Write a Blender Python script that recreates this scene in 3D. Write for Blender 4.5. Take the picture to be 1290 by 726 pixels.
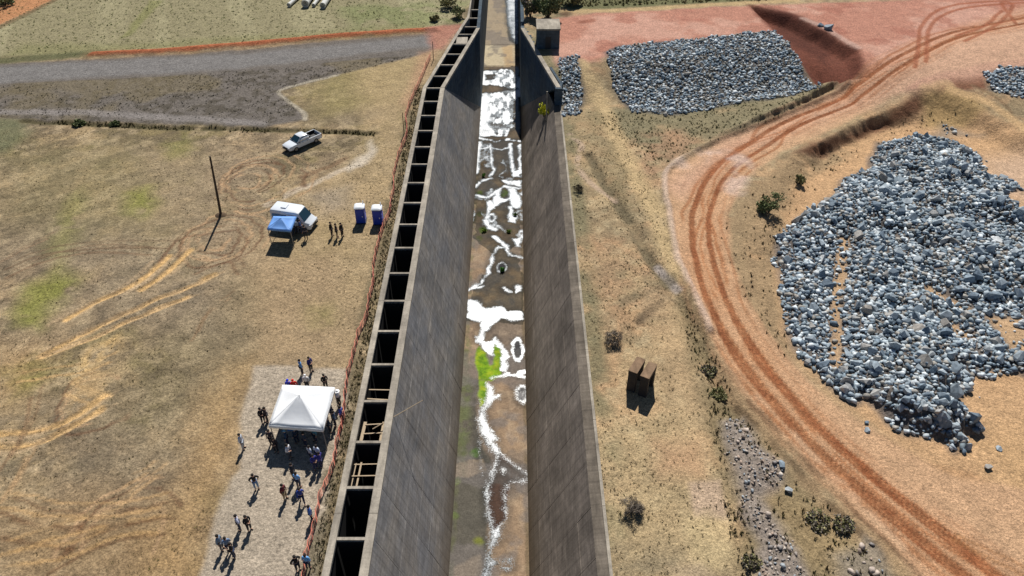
import bpy, bmesh, math, random
import numpy as np
from mathutils import Vector, Matrix

# ------------------------------------------------------------------ camera, sky, sun
for o in list(bpy.data.objects):
    bpy.data.objects.remove(o)
scene = bpy.context.scene
col = scene.collection
R = math.radians
rnd = random.Random(7)

CAM_H = 48.0
FPX = 950.0                      # focal length for a 1290 px wide frame
PITCH = math.atan(793.0 / FPX)   # channel vanishes 793 px above the centre
cam_d = bpy.data.cameras.new('camera')
cam = bpy.data.objects.new('camera', cam_d)
col.objects.link(cam)
cam.location = (0, 0, CAM_H)
cam.rotation_euler = (math.pi / 2 - PITCH, 0, 0)
cam_d.sensor_width = 36.0
cam_d.lens = FPX / 1290 * 36
cam_d.clip_end = 8000
scene.camera = cam

SUN_EL, SUN_AZ = R(50), R(5)      # sun ahead of the camera, a little to the right
world = bpy.data.worlds.new('World')
scene.world = world
world.use_nodes = True
wn = world.node_tree.nodes
sky = wn.new('ShaderNodeTexSky')
sky.sky_type = 'NISHITA'
sky.sun_disc = False
sky.sun_elevation = SUN_EL
sky.sun_rotation = SUN_AZ
sky.air_density = 0.75
sky.dust_density = 0.15
sky.ozone_density = 2.0
wn['Background'].inputs['Strength'].default_value = 0.05
world.node_tree.links.new(sky.outputs[0], wn['Background'].inputs['Color'])
sun_d = bpy.data.lights.new('sun', 'SUN')
sun_d.energy = 5.0
sun_d.angle = R(0.5)
sun_d.color = (1.0, 0.96, 0.90)
sun = bpy.data.objects.new('sun', sun_d)
col.objects.link(sun)
sdir = Vector((math.sin(SUN_AZ) * math.cos(SUN_EL), math.cos(SUN_AZ) * math.cos(SUN_EL), math.sin(SUN_EL)))
sun.rotation_euler = sdir.to_track_quat('Z', 'Y').to_euler()
sun.location = (0, 80, 120)
scene.view_settings.view_transform = 'Standard'
scene.view_settings.look = 'None'
scene.view_settings.exposure = 0.05
scene.view_settings.gamma = 1.0
scene.render.engine = 'CYCLES'
scene.cycles.max_bounces = 6
scene.cycles.diffuse_bounces = 1
scene.cycles.transparent_max_bounces = 8

# ------------------------------------------------------------------ helpers
def lin(c):
    """8-bit sRGB triple -> linear."""
    return tuple(((v / 255) / 12.92 if v <= 10 else (((v / 255) + 0.055) / 1.055) ** 2.4) for v in c)

def lin4(c, k=1.0):
    return tuple(k * v for v in lin(c)) + (1.0,)

SP, CP = math.sin(PITCH), math.cos(PITCH)
def at(px, py, z=0.0):
    """a place seen in the photograph -> its point at height z."""
    dx, dy = (px - 645) / FPX, (py - 363) / FPX
    d = (dx, CP - dy * SP, -SP - dy * CP)
    t = (z - CAM_H) / d[2]
    return Vector((d[0] * t, d[1] * t, z))

def hash2(ix, iy, seed):
    h = (ix.astype(np.int64) * 374761393 + iy.astype(np.int64) * 668265263 + seed * 1442695041) & 0x7fffffff
    h = ((h ^ (h >> 13)) * 1274126177) & 0x7fffffff
    return ((h ^ (h >> 16)) & 0xffff) / 65535.0

def vnoise(x, y, s, seed=0):
    x = np.asarray(x, float) / s; y = np.asarray(y, float) / s
    ix = np.floor(x); iy = np.floor(y)
    fx = x - ix; fy = y - iy
    fx = fx * fx * (3 - 2 * fx); fy = fy * fy * (3 - 2 * fy)
    ix = ix.astype(np.int64); iy = iy.astype(np.int64)
    a = hash2(ix, iy, seed); b = hash2(ix + 1, iy, seed)
    c = hash2(ix, iy + 1, seed); d = hash2(ix + 1, iy + 1, seed)
    return (a + (b - a) * fx) * (1 - fy) + (c + (d - c) * fx) * fy

def fbm(x, y, s, octv=4, seed=0, gain=0.55):
    t = 0; a = 1; n = 0
    for k in range(octv):
        t = t + a * vnoise(x, y, s / 2 ** k, seed + 17 * k); n += a; a *= gain
    return t / n

def sstep(e0, e1, x):
    t = np.clip((x - e0) / (e1 - e0), 0, 1)
    return t * t * (3 - 2 * t)

def line_dist(x, y, pts):
    d = np.full(x.shape, 1e9)
    for (ax, ay), (bx, by) in zip(pts[:-1], pts[1:]):
        vx, vy = bx - ax, by - ay
        L = vx * vx + vy * vy + 1e-9
        t = np.clip(((x - ax) * vx + (y - ay) * vy) / L, 0, 1)
        d = np.minimum(d, np.hypot(x - ax - t * vx, y - ay - t * vy))
    return d

def poly_sd(x, y, pts):
    """signed distance, positive inside."""
    d = line_dist(x, y, pts + [pts[0]])
    ins = np.zeros(x.shape, bool)
    n = len(pts)
    for i in range(n):
        ax, ay = pts[i]; bx, by = pts[(i + 1) % n]
        c = ((ay > y) != (by > y))
        if ay != by:
            ins ^= c & (x < (bx - ax) * (y - ay) / (by - ay) + ax)
    return np.where(ins, d, -d)

def smooth_line(pts, n=6):
    """Catmull-Rom through the points."""
    P = [np.array(p, float) for p in pts]
    P = [2 * P[0] - P[1]] + P + [2 * P[-1] - P[-2]]
    out = []
    for i in range(1, len(P) - 2):
        for k in range(n):
            t = k / n
            a, b, c, d = P[i - 1], P[i], P[i + 1], P[i + 2]
            out.append(tuple(0.5 * (2 * b + (c - a) * t + (2 * a - 5 * b + 4 * c - d) * t * t + (3 * b - a - 3 * c + d) * t ** 3)))
    out.append(tuple(P[-2]))
    return out

class Painter:
    def __init__(s, x, y, base):
        s.x, s.y = x, y
        s.c = np.zeros((x.size, 3)); s.c[:] = lin(base)
        s.jx = x + 1.2 * (fbm(x, y, 3.0, 3, 91) - 0.5); s.jy = y + 1.2 * (fbm(x, y, 3.0, 3, 57) - 0.5)
    def mixin(s, idx, m, colr):
        c = np.array(lin(colr))
        s.c[idx] += (c - s.c[idx]) * m[:, None]
    def box(s, pts, pad):
        a = np.array(pts)
        return np.nonzero((s.x > a[:, 0].min() - pad) & (s.x < a[:, 0].max() + pad) & (s.y > a[:, 1].min() - pad) & (s.y < a[:, 1].max() + pad))[0]
    def poly(s, pts, colr, soft=0.6, k=1.0, jit=1.0, noise=None):
        idx = s.box(pts, soft + 2)
        if not idx.size: return
        x = s.x[idx] + jit * (s.jx[idx] - s.x[idx]); y = s.y[idx] + jit * (s.jy[idx] - s.y[idx])
        m = sstep(-soft, soft, poly_sd(x, y, list(pts))) * k
        if noise: m = m * sstep(noise[1] - 0.15, noise[1] + 0.15, fbm(x, y, noise[0], 3, 7))
        s.mixin(idx, m, colr)
    def line(s, pts, w, colr, k=1.0, soft=None, jit=0.6, noise=None):
        soft = soft or w * 0.6
        idx = s.box(pts, w + soft + 2)
        if not idx.size: return
        x = s.x[idx] + jit * (s.jx[idx] - s.x[idx]); y = s.y[idx] + jit * (s.jy[idx] - s.y[idx])
        d = line_dist(x, y, list(pts))
        m = (1 - sstep(w / 2 - soft / 2, w / 2 + soft / 2, d)) * k
        if noise: m = m * sstep(noise[1] - 0.15, noise[1] + 0.15, fbm(x, y, noise[0], 3, 13))
        s.mixin(idx, m, colr)

# ------------------------------------------------------------------ materials
def nodes(m):
    m.use_nodes = True
    return m.node_tree.nodes, m.node_tree.links, m.node_tree.nodes['Principled BSDF']

MATS = {}
def pmat(name, c, rough=0.7, var=0.12, scale=2.0, bump=0.0, bscale=8.0, metallic=0.0, spec=0.5, coat=0.0, k=1.0):
    if name in MATS: return MATS[name]
    m = bpy.data.materials.new(name)
    n, l, b = nodes(m)
    base = lin4(c, k)
    b.inputs['Roughness'].default_value = rough
    b.inputs['Metallic'].default_value = metallic
    b.inputs['Specular IOR Level'].default_value = spec
    if coat:
        b.inputs['Coat Weight'].default_value = coat
    geo = n.new('ShaderNodeNewGeometry')
    if var:
        ns = n.new('ShaderNodeTexNoise'); ns.inputs['Scale'].default_value = scale; ns.inputs['Detail'].default_value = 5
        l.new(geo.outputs['Position'], ns.inputs['Vector'])
        mx = n.new('ShaderNodeMix'); mx.data_type = 'RGBA'
        mx.inputs[6].default_value = tuple(v * (1 - var * 1.6) for v in base[:3]) + (1,)
        mx.inputs[7].default_value = tuple(min(1, v * (1 + var * 1.6)) for v in base[:3]) + (1,)
        l.new(ns.outputs['Fac'], mx.inputs[0]); l.new(mx.outputs[2], b.inputs['Base Color'])
    else:
        b.inputs['Base Color'].default_value = base
    if bump:
        nb = n.new('ShaderNodeTexNoise'); nb.inputs['Scale'].default_value = bscale; nb.inputs['Detail'].default_value = 4
        l.new(geo.outputs['Position'], nb.inputs['Vector'])
        bp = n.new('ShaderNodeBump'); bp.inputs['Strength'].default_value = bump; bp.inputs['Distance'].default_value = 0.1
        l.new(nb.outputs['Fac'], bp.inputs['Height']); l.new(bp.outputs[0], b.inputs['Normal'])
    MATS[name] = m
    return m

def ground_mat(name, f1=0.35, bump=0.8):
    m = bpy.data.materials.new(name)
    n, l, b = nodes(m)
    b.inputs['Roughness'].default_value = 0.95
    b.inputs['Specular IOR Level'].default_value = 0.15
    at_ = n.new('ShaderNodeVertexColor'); at_.layer_name = 'Col'
    geo = n.new('ShaderNodeNewGeometry')
    cur = at_.outputs['Color']
    for sc, lo, hi, det in ((0.7, 1 - f1 * .5, 1 + f1 * .5, 6), (3.2, 1 - f1 * .9, 1 + f1 * .9, 6), (8.0, 1 - f1 * 1.15, 1 + f1 * 1.15, 3)):
        ns = n.new('ShaderNodeTexNoise'); ns.inputs['Scale'].default_value = sc; ns.inputs['Detail'].default_value = det; ns.inputs['Roughness'].default_value = 0.65
        l.new(geo.outputs['Position'], ns.inputs['Vector'])
        mr = n.new('ShaderNodeMapRange'); mr.inputs[1].default_value = 0.3; mr.inputs[2].default_value = 0.7
        mr.inputs[3].default_value = lo; mr.inputs[4].default_value = hi
        l.new(ns.outputs['Fac'], mr.inputs[0])
        mu = n.new('ShaderNodeVectorMath'); mu.operation = 'SCALE'
        l.new(cur, mu.inputs[0]); l.new(mr.outputs[0], mu.inputs['Scale'])
        cur = mu.outputs[0]
    l.new(cur, b.inputs['Base Color'])
    nb = n.new('ShaderNodeTexNoise'); nb.inputs['Scale'].default_value = 3.0; nb.inputs['Detail'].default_value = 7; nb.inputs['Roughness'].default_value = 0.7
    l.new(geo.outputs['Position'], nb.inputs['Vector'])
    bp = n.new('ShaderNodeBump'); bp.inputs['Strength'].default_value = bump; bp.inputs['Distance'].default_value = 0.25
    l.new(nb.outputs['Fac'], bp.inputs['Height']); l.new(bp.outputs[0], b.inputs['Normal'])
    return m

def concrete_mat(name, c1, c2, streak=(0.25, 6.0), line=0.13, tide=None):
    """weathered board-marked concrete; noise follows world position so neighbouring panels flow on."""
    m = bpy.data.materials.new(name)
    n, l, b = nodes(m)
    b.inputs['Roughness'].default_value = 0.9
    b.inputs['Specular IOR Level'].default_value = 0.2
    geo = n.new('ShaderNodeNewGeometry')
    sep = n.new('ShaderNodeSeparateXYZ'); l.new(geo.outputs['Position'], sep.inputs[0])
    def noise(vec_scale, sc, det=5, dist=0.0):
        mp = n.new('ShaderNodeMapping'); mp.inputs['Scale'].default_value = vec_scale
        l.new(geo.outputs['Position'], mp.inputs[0])
        ns = n.new('ShaderNodeTexNoise'); ns.inputs['Scale'].default_value = sc; ns.inputs['Detail'].default_value = det
        ns.inputs['Distortion'].default_value = dist; ns.inputs['Roughness'].default_value = 0.62
        l.new(mp.outputs[0], ns.inputs['Vector'])
        return ns.outputs['Fac']
    def ramp(f, a, b_):
        mr = n.new('ShaderNodeMapRange'); mr.inputs[1].default_value = a; mr.inputs[2].default_value = b_
        l.new(f, mr.inputs[0]); return mr.outputs[0]
    mx = n.new('ShaderNodeMix'); mx.data_type = 'RGBA'
    mx.inputs[6].default_value = lin4(c1); mx.inputs[7].default_value = lin4(c2)
    l.new(ramp(noise((1, 0.5, 1), 0.35, 6, 0.4), 0.35, 0.65), mx.inputs[0])
    cur = mx.outputs[2]
    def mul(cur, f, lo, hi, a=0.3, b_=0.7):
        mr = n.new('ShaderNodeMapRange'); mr.inputs[1].default_value = a; mr.inputs[2].default_value = b_
        mr.inputs[3].default_value = lo; mr.inputs[4].default_value = hi; l.new(f, mr.inputs[0])
        mu = n.new('ShaderNodeVectorMath'); mu.operation = 'SCALE'
        l.new(cur, mu.inputs[0]); l.new(mr.outputs[0], mu.inputs['Scale']); return mu.outputs[0]
    cur = mul(cur, noise((0.15, 2.2, 0.15), 1.6, 4), 1 - streak[0], 1 + streak[0])      # run-off streaks down the face
    cur = mul(cur, noise((1, 0.2, 1), 3.0, 5), 0.85, 1.15)
    cur = mul(cur, noise((1, 1, .6), 0.22, 6, .6), 0.7, 1.22)
    cur = mul(cur, noise((1.5, .45, 1.5), 1.3, 6, .3), 0.78, 1.2)
    if tide:
        jz = n.new('ShaderNodeMath'); jz.operation = 'MULTIPLY_ADD'; jz.inputs[1].default_value = 2.5; l.new(noise((1, .6, 1), 0.8, 5), jz.inputs[0]); l.new(sep.outputs['Z'], jz.inputs[2])
        tm = n.new('ShaderNodeMapRange'); tm.inputs[1].default_value = -11.9; tm.inputs[2].default_value = -8.5; l.new(jz.outputs[0], tm.inputs[0])
        tx = n.new('ShaderNodeMix'); tx.data_type = 'RGBA'; tx.inputs[6].default_value = lin4(tide); l.new(tm.outputs[0], tx.inputs[0]); l.new(cur, tx.inputs[7]); cur = tx.outputs[2]
    cur = mul(cur, noise((1, 1, 1), 9.0, 4), 0.86, 1.14)
    # board and lift marks: fine lines along and across the face
    def lines(sock, per):
        d = n.new('ShaderNodeMath'); d.operation = 'DIVIDE'; d.inputs[1].default_value = per; l.new(sock, d.inputs[0])
        f = n.new('ShaderNodeMath'); f.operation = 'FRACT'; l.new(d.outputs[0], f.inputs[0])
        c = n.new('ShaderNodeMath'); c.operation = 'COMPARE'; c.inputs[1].default_value = 0.5; c.inputs[2].default_value = 0.43; l.new(f.outputs[0], c.inputs[0])
        return c.outputs[0]
    for sock, per in ((sep.outputs['Z'], 0.8), (sep.outputs['Y'], 1.07)):
        cur = mul(cur, lines(sock, per), 1 - line, 1.0, 0.0, 1.0)
    l.new(cur, b.inputs['Base Color'])
    bp = n.new('ShaderNodeBump'); bp.inputs['Strength'].default_value = 0.35; bp.inputs['Distance'].default_value = 0.05
    l.new(noise((1, 1, 1), 6.0, 6), bp.inputs['Height']); l.new(bp.outputs[0], b.inputs['Normal'])
    return m

# ------------------------------------------------------------------ mesh building
class MB:
    def __init__(s): s.v = []; s.f = []
    def add(s, v, f):
        o = len(s.v); s.v += [tuple(p) for p in v]; s.f += [tuple(o + i for i in q) for q in f]; return s
    def box(s, x0, x1, y0, y1, z0, z1):
        v = [(x, y, z) for z in (z0, z1) for y in (y0, y1) for x in (x0, x1)]
        return s.add(v, [(0, 2, 3, 1), (4, 5, 7, 6), (0, 1, 5, 4), (2, 6, 7, 3), (0, 4, 6, 2), (1, 3, 7, 5)])
    def hexa(s, low, high):
        """two matching loops of points -> a closed solid."""
        n = len(low)
        return s.add(list(low) + list(high), [tuple(range(n))[::-1], tuple(range(n, 2 * n))] + [(i, (i + 1) % n, n + (i + 1) % n, n + i) for i in range(n)])
    def tube(s, a, b, r0, r1=None, n=8, cap=True):
        a, b = Vector(a), Vector(b); r1 = r0 if r1 is None else r1
        d = (b - a).normalized(); u = d.orthogonal().normalized(); w = d.cross(u)
        lo = [a + r0 * (math.cos(t) * u + math.sin(t) * w) for t in [2 * math.pi * i / n for i in range(n)]]
        hi = [b + r1 * (math.cos(t) * u + math.sin(t) * w) for t in [2 * math.pi * i / n for i in range(n)]]
        return s.hexa(lo, hi)
    def loft(s, rings):
        n = len(rings[0]); o = len(s.v)
        for r in rings: s.v += [tuple(p) for p in r]
        for k in range(len(rings) - 1):
            for i in range(n):
                j = (i + 1) % n
                s.f.append((o + k * n + i, o + k * n + j, o + (k + 1) * n + j, o + (k + 1) * n + i))
        s.f.append(tuple(o + i for i in range(n))[::-1])
        s.f.append(tuple(o + (len(rings) - 1) * n + i for i in range(n)))
        return s
    def mesh(s, name, mat=None, smooth=False):
        me = bpy.data.meshes.new(name); me.from_pydata(s.v, [], s.f)
        bm = bmesh.new(); bm.from_mesh(me); bmesh.ops.recalc_face_normals(bm, faces=bm.faces); bm.to_mesh(me); bm.free()
        if mat: me.materials.append(mat)
        if smooth:
            me.shade_smooth()
            me.set_sharp_from_angle(angle=R(35))
        me.update()
        return me
    def build(s, name, mat, parent=None, smooth=False, bevel=0.0):
        o = bpy.data.objects.new(name, s.mesh(name, mat, smooth)); col.objects.link(o); o.parent = parent
        if bevel:
            b = o.modifiers.new('bevel', 'BEVEL'); b.width = bevel; b.segments = 2; b.limit_method = 'ANGLE'
        return o

def tag(o, label=None, cat=None, group=None, kind=None):
    if label: o['label'] = label
    if cat: o['category'] = cat
    if group: o['group'] = group
    if kind: o['kind'] = kind
    return o

def empty(name, loc=(0, 0, 0), rz=0.0):
    o = bpy.data.objects.new(name, None); col.objects.link(o)
    o.empty_display_size = 0.3
    o.location = loc; o.rotation_euler = (0, 0, rz)
    return o

def obj(name, me, parent=None, loc=(0, 0, 0), rot=(0, 0, 0), scale=(1, 1, 1)):
    o = bpy.data.objects.new(name, me); col.objects.link(o); o.parent = parent
    o.location = loc; o.rotation_euler = rot; o.scale = scale
    return o

def copy_tree(o, parent=None):
    c = o.copy(); col.objects.link(c); c.parent = parent
    for ch in list(o.children): copy_tree(ch, c)
    return c

def big_mesh(name, verts, quads, mat, colors=None, tris=False, smooth=True):
    me = bpy.data.meshes.new(name)
    nv, nf = len(verts), len(quads); k = quads.shape[1]
    me.vertices.add(nv); me.vertices.foreach_set('co', np.asarray(verts, np.float32).ravel())
    me.loops.add(nf * k); me.loops.foreach_set('vertex_index', np.asarray(quads, np.int32).ravel())
    me.polygons.add(nf); me.polygons.foreach_set('loop_start', np.arange(0, nf * k, k, dtype=np.int32))
    me.update(calc_edges=True)
    if smooth: me.polygons.foreach_set('use_smooth', np.ones(nf, bool))
    if colors is not None:
        ca = me.color_attributes.new('Col', 'FLOAT_COLOR', 'POINT')
        ca.data.foreach_set('color', np.c_[colors, np.ones(nv)].astype(np.float32).ravel())
    if mat: me.materials.append(mat)
    me.validate(verbose=False)
    return me

def grid_faces(nr, nc, keep=None):
    i = np.arange(nr * nc).reshape(nr, nc)
    q = np.stack([i[:-1, :-1], i[:-1, 1:], i[1:, 1:], i[1:, :-1]], -1).reshape(-1, 4)
    return q if keep is None else q[keep]
# ------------------------------------------------------------------ terrain heights
DEPTH = 13.0
FLX, FRX = -5.48, 1.51            # channel floor edges
Y_COR, Y_TOE, Y_WING = 103.0, 123.0, 126.0
LOW = -2.5                        # ground right of the channel lies lower

def P2(pts, z=0.0):
    return [tuple(at(x, y, z)[:2]) for x, y in pts]

_top = np.array(P2([(700, 82), (765, 72), (870, 60), (970, 47), (1045, 62), (1120, 72), (1290, 45)], 0.0))
_toe = np.array(P2([(708, 137), (800, 133), (900, 127), (1000, 118), (1045, 112), (1100, 150), (1290, 175)], LOW))
PIT = P2([(1215, 132), (1178, 114), (1150, 124), (1110, 142), (1060, 166), (1005, 192), (955, 240), (934, 315), (955, 395), (1005, 462), (1090, 535), (1190, 600), (1290, 640), (1500, 640), (1500, 215), (1290, 165)], LOW)
VERGE = P2([(835, 200), (880, 184), (985, 146), (1070, 102), (1040, 108), (1000, 120), (850, 137), (800, 140), (790, 165)], LOW)
CUT = P2([(940, 8), (1000, 22), (1082, 66), (1098, 96), (1035, 97), (985, 55)], -0.5)
ROCKPILE_PX = [(977, 340), (986, 408), (999, 451), (1038, 497), (1070, 521), (1085, 512), (1113, 539), (1138, 557), (1181, 562), (1199, 580), (1212, 574),
               (1206, 555), (1235, 560), (1228, 540), (1199, 512), (1220, 503), (1217, 483), (1235, 480), (1267, 478), (1330, 490), (1400, 400), (1400, 300), (1290, 271), (1265, 255), (1267, 244),
               (1287, 238), (1273, 224), (1237, 216), (1241, 205), (1237, 191), (1204, 173), (1179, 165), (1132, 172), (1108, 175), (1099, 191), (1097, 210),
               (1061, 224), (1050, 246), (1008, 271), (1000, 282), (981, 304), (975, 329)]
ROCKPILE = P2(ROCKPILE_PX, -3.5)
GAPS = [P2(g, -3.5) for g in ([(1240, 400), (1300, 408), (1300, 462), (1270, 445), (1255, 425)], [(1178, 402), (1197, 406), (1226, 430), (1212, 432)],
        [(1160, 366), (1172, 360), (1192, 372), (1225, 392), (1218, 395), (1190, 380)], [(1056, 295), (1070, 300), (1059, 400), (1056, 475), (1043, 472), (1045, 390)])]
RIPRAP = P2([(762, 76), (776, 68), (870, 58), (968, 48), (985, 56), (1010, 82), (1036, 106), (1000, 117), (900, 128), (848, 135), (800, 131), (775, 112)], -1.2)
RIPRAP_S = P2([(703, 84), (726, 80), (736, 110), (728, 136), (709, 136)], -1.2)
RIPRAP_R = P2([(1238, 96), (1262, 90), (1420, 78), (1420, 130), (1290, 120), (1250, 114)], -1.2)
RUBBLE = P2([(912, 530), (935, 525), (955, 560), (987, 585), (985, 606), (955, 625), (980, 665), (1006, 690), (1018, 726), (1025, 760), (960, 760), (955, 715), (962, 690), (935, 650), (922, 600), (915, 570)], LOW)
RUBBLE_B = P2([(1048, 703), (1080, 690), (1090, 675), (1105, 690), (1122, 726), (1130, 760), (1060, 760)], LOW)
RUT_C = P2(smooth_line([(1330, 32), (1290, 42), (1200, 62), (1130, 95), (1060, 130), (1000, 156), (925, 200), (893, 240), (882, 300), (897, 360), (932, 430), (985, 500), (1050, 570), (1130, 640), (1240, 726), (1310, 775)]), LOW)

def near_sd(x, y, pts, pad=4.0):
    a = np.array(pts); d = np.full(x.shape, -99.0)
    i = np.nonzero((x > a[:, 0].min() - pad) & (x < a[:, 0].max() + pad) & (y > a[:, 1].min() - pad) & (y < a[:, 1].max() + pad))[0]
    if i.size: d[i] = poly_sd(x[i], y[i], list(pts))
    return d
def near_ld(x, y, pts, pad=5.0):
    a = np.array(pts); d = np.full(x.shape, 99.0)
    i = np.nonzero((x > a[:, 0].min() - pad) & (x < a[:, 0].max() + pad) & (y > a[:, 1].min() - pad) & (y < a[:, 1].max() + pad))[0]
    if i.size: d[i] = line_dist(x[i], y[i], list(pts))
    return d
def zR(x, y):
    x = np.asarray(x, float); y = np.asarray(y, float)
    yt = np.interp(x, _top[:, 0], _top[:, 1]); yo = np.interp(x, _toe[:, 0], _toe[:, 1])
    h = LOW * (1 - sstep(0, 1, (y - yo) / np.maximum(yt - yo, 2)))
    wd = 1.6 + 4.5 * sstep(92, 78, y) + 2.5 * sstep(52, 60, x)
    h = h - (1.7 - .6 * sstep(92, 78, y)) * sstep(0.0, 1.0, (near_sd(x, y, PIT) + 2.2 * (fbm(x, y, 4, 4, 3) - .5)) / wd) * sstep(18, 44, y - 22)
    h = h + 0.95 * sstep(24, 36, x) * sstep(0.0, 0.6, near_sd(x, y, VERGE) + 1.0 * (fbm(x, y, 2.5, 3, 5) - .5)) * (.55 + .8 * fbm(x, y, 5, 2, 6))
    cd = near_sd(x, y, CUT)
    h = h - 1.9 * sstep(0.0, 2.4, cd + .8 * (fbm(x, y, 4, 2, 8) - .5))
    rp = near_sd(x, y, ROCKPILE)
    for g in GAPS: rp = np.minimum(rp, -near_sd(x, y, g) * 0.7)
    h = h + np.clip(rp * 0.55, 0, 1.0) * (0.25 + 3.4 * np.clip(fbm(x, y, 5.5, 3, 31) - .34, 0, 1))
    for pg, k in ((RUBBLE, 0.7), (RUBBLE_B, 0.5)):
        h = h + k * np.clip(near_sd(x, y, pg) * 0.5 + 0.2, 0, 1) * (0.4 + 0.9 * fbm(x, y, 2.5, 3, 33))
    # haul road ruts
    d = near_ld(x, y, RUT_C)
    h = h - 0.10 * np.exp(-((d - 0.95) / 0.4) ** 2)
    # low windrow on the outer road edge, gully beside the pale track
    h = h + 0.45 * np.exp(-(near_ld(x, y, EDGE_L) / 0.5) ** 2)
    h = h - 0.5 * np.exp(-(near_ld(x, y, GULLY) / 0.7) ** 2)
    h = h + 0.18 * (fbm(x, y, 6, 4, 71) - 0.5) * (1 - np.exp(-(d / 4) ** 2))
    f = sstep(101, 108, x) + sstep(144, 149, y) + sstep(22, 13, y)
    return h * (1 - np.clip(f, 0, 1)) + 0 * f

EDGE_L = P2(smooth_line([(1066, 113), (990, 145), (905, 178), (855, 203), (838, 224), (842, 265), (852, 320), (870, 365), (895, 415)]), LOW)
GULLY = P2(smooth_line([(742, 195), (765, 235), (785, 265), (800, 290), (825, 335), (850, 368), (880, 420), (905, 480), (940, 540)]), LOW)
def zL(x, y):
    x = np.asarray(x, float); y = np.asarray(y, float)
    h = 0.16 * (fbm(x, y, 7, 4, 12) - 0.5)
    h = h * sstep(-13.0, -16.0, x) - 0.05
    h = h + 0.5 * np.exp(-(near_ld(x, y, BERM) / 0.8) ** 2)
    h = h - 0.25 * np.exp(-(near_ld(x, y, DITCH) / 0.5) ** 2)
    for r in RUTS: h = h - 0.12 * np.exp(-(near_ld(x, y, r) / 0.28) ** 2)
    return h
BERM = P2([(118, 69), (200, 65), (300, 57), (380, 50), (430, 45), (500, 41), (548, 38)])
DITCH = P2([(30, 152), (100, 155), (200, 160), (300, 162), (400, 165), (470, 168)])
RUTS = [P2(smooth_line(r, 4)) for r in (
    [(272, 345), (200, 375), (140, 402), (100, 422), (53, 449)], [(235, 374), (173, 399), (117, 424), (57, 447)], [(238, 315), (207, 345), (177, 365)],
    [(212, 322), (187, 345), (157, 365), (117, 382), (83, 402)], [(133, 497), (100, 521), (67, 537), (0, 547), (-40, 550)], [(130, 516), (93, 537), (50, 556), (0, 562), (-40, 566)])]

def ground_at(P):
    """many places in the photograph -> points on the ground right of the channel."""
    P = np.array(P, float); dx = (P[:, 0] - 645) / FPX; dy = (P[:, 1] - 363) / FPX
    ey, ez = CP - dy * SP, -SP - dy * CP
    z = np.full(len(P), LOW)
    for _ in range(5):
        t = (z - CAM_H) / ez; x, y = dx * t, ey * t; z = zR(x, y)
    return np.c_[x, y, z]
def onR(px, py): return Vector(ground_at([(px, py)])[0])
def onL(px, py):
    p = at(px, py, 0); p.z = float(zL(np.array([p.x]), np.array([p.y]))[0]); return p
def W2(pts): return [(a, b) for a, b, c in ground_at(pts)]

XL_Y = [0, Y_COR, 127, 131, 140, 160]; XL_X = [-12.95, -12.95, -8.7, -7.9, -7.6, -7.6]
XR_Y = [0, Y_COR, 126, 160]; XR_X = [7.2, 7.2, 2.1, 2.1]
STEP = 0.22
ys = np.arange(14.0, 150.01, STEP)

def tone(c, k=.85, tan_sat=.84, red_sat=.96):
    """calm the tans, keep the red earths."""
    g = c.mean(1, keepdims=True); q = sstep(.57, .45, c[:, 1:2] / c[:, 0:1])
    sat = tan_sat + (red_sat - tan_sat) * q
    return np.clip((g + (c - g) * sat) * k, 0.01, .9)

def make_ground(name, side):
    if side < 0:
        nc = int(97 / STEP); u = np.linspace(0, 1, nc)
        xe = np.interp(ys, XL_Y, XL_X)
        X = -110 + u[None, :] * (xe[:, None] + 110)
    else:
        nc = int(103 / STEP); u = np.linspace(0, 1, nc)
        xe = np.interp(ys, XR_Y, XR_X)
        X = xe[:, None] + u[None, :] * (110 - xe[:, None])
    Y = np.repeat(ys[:, None], nc, 1)
    x, y = X.ravel(), Y.ravel()
    z = (zL if side < 0 else zR)(x, y)
    z = z + 0.05 * (vnoise(x, y, 0.5, 3) - 0.5)
    p = Painter(x, y, (168, 147, 112))
    (paint_left if side < 0 else paint_right)(p, x, y)
    me = big_mesh(name, np.c_[x, y, z], grid_faces(len(ys), nc), GROUND, tone(p.c * np.array((1.03, .985, .95)), .84, .86) if side < 0 else tone(p.c, .86))
    return tag(obj(name, me), kind='structure')

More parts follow.
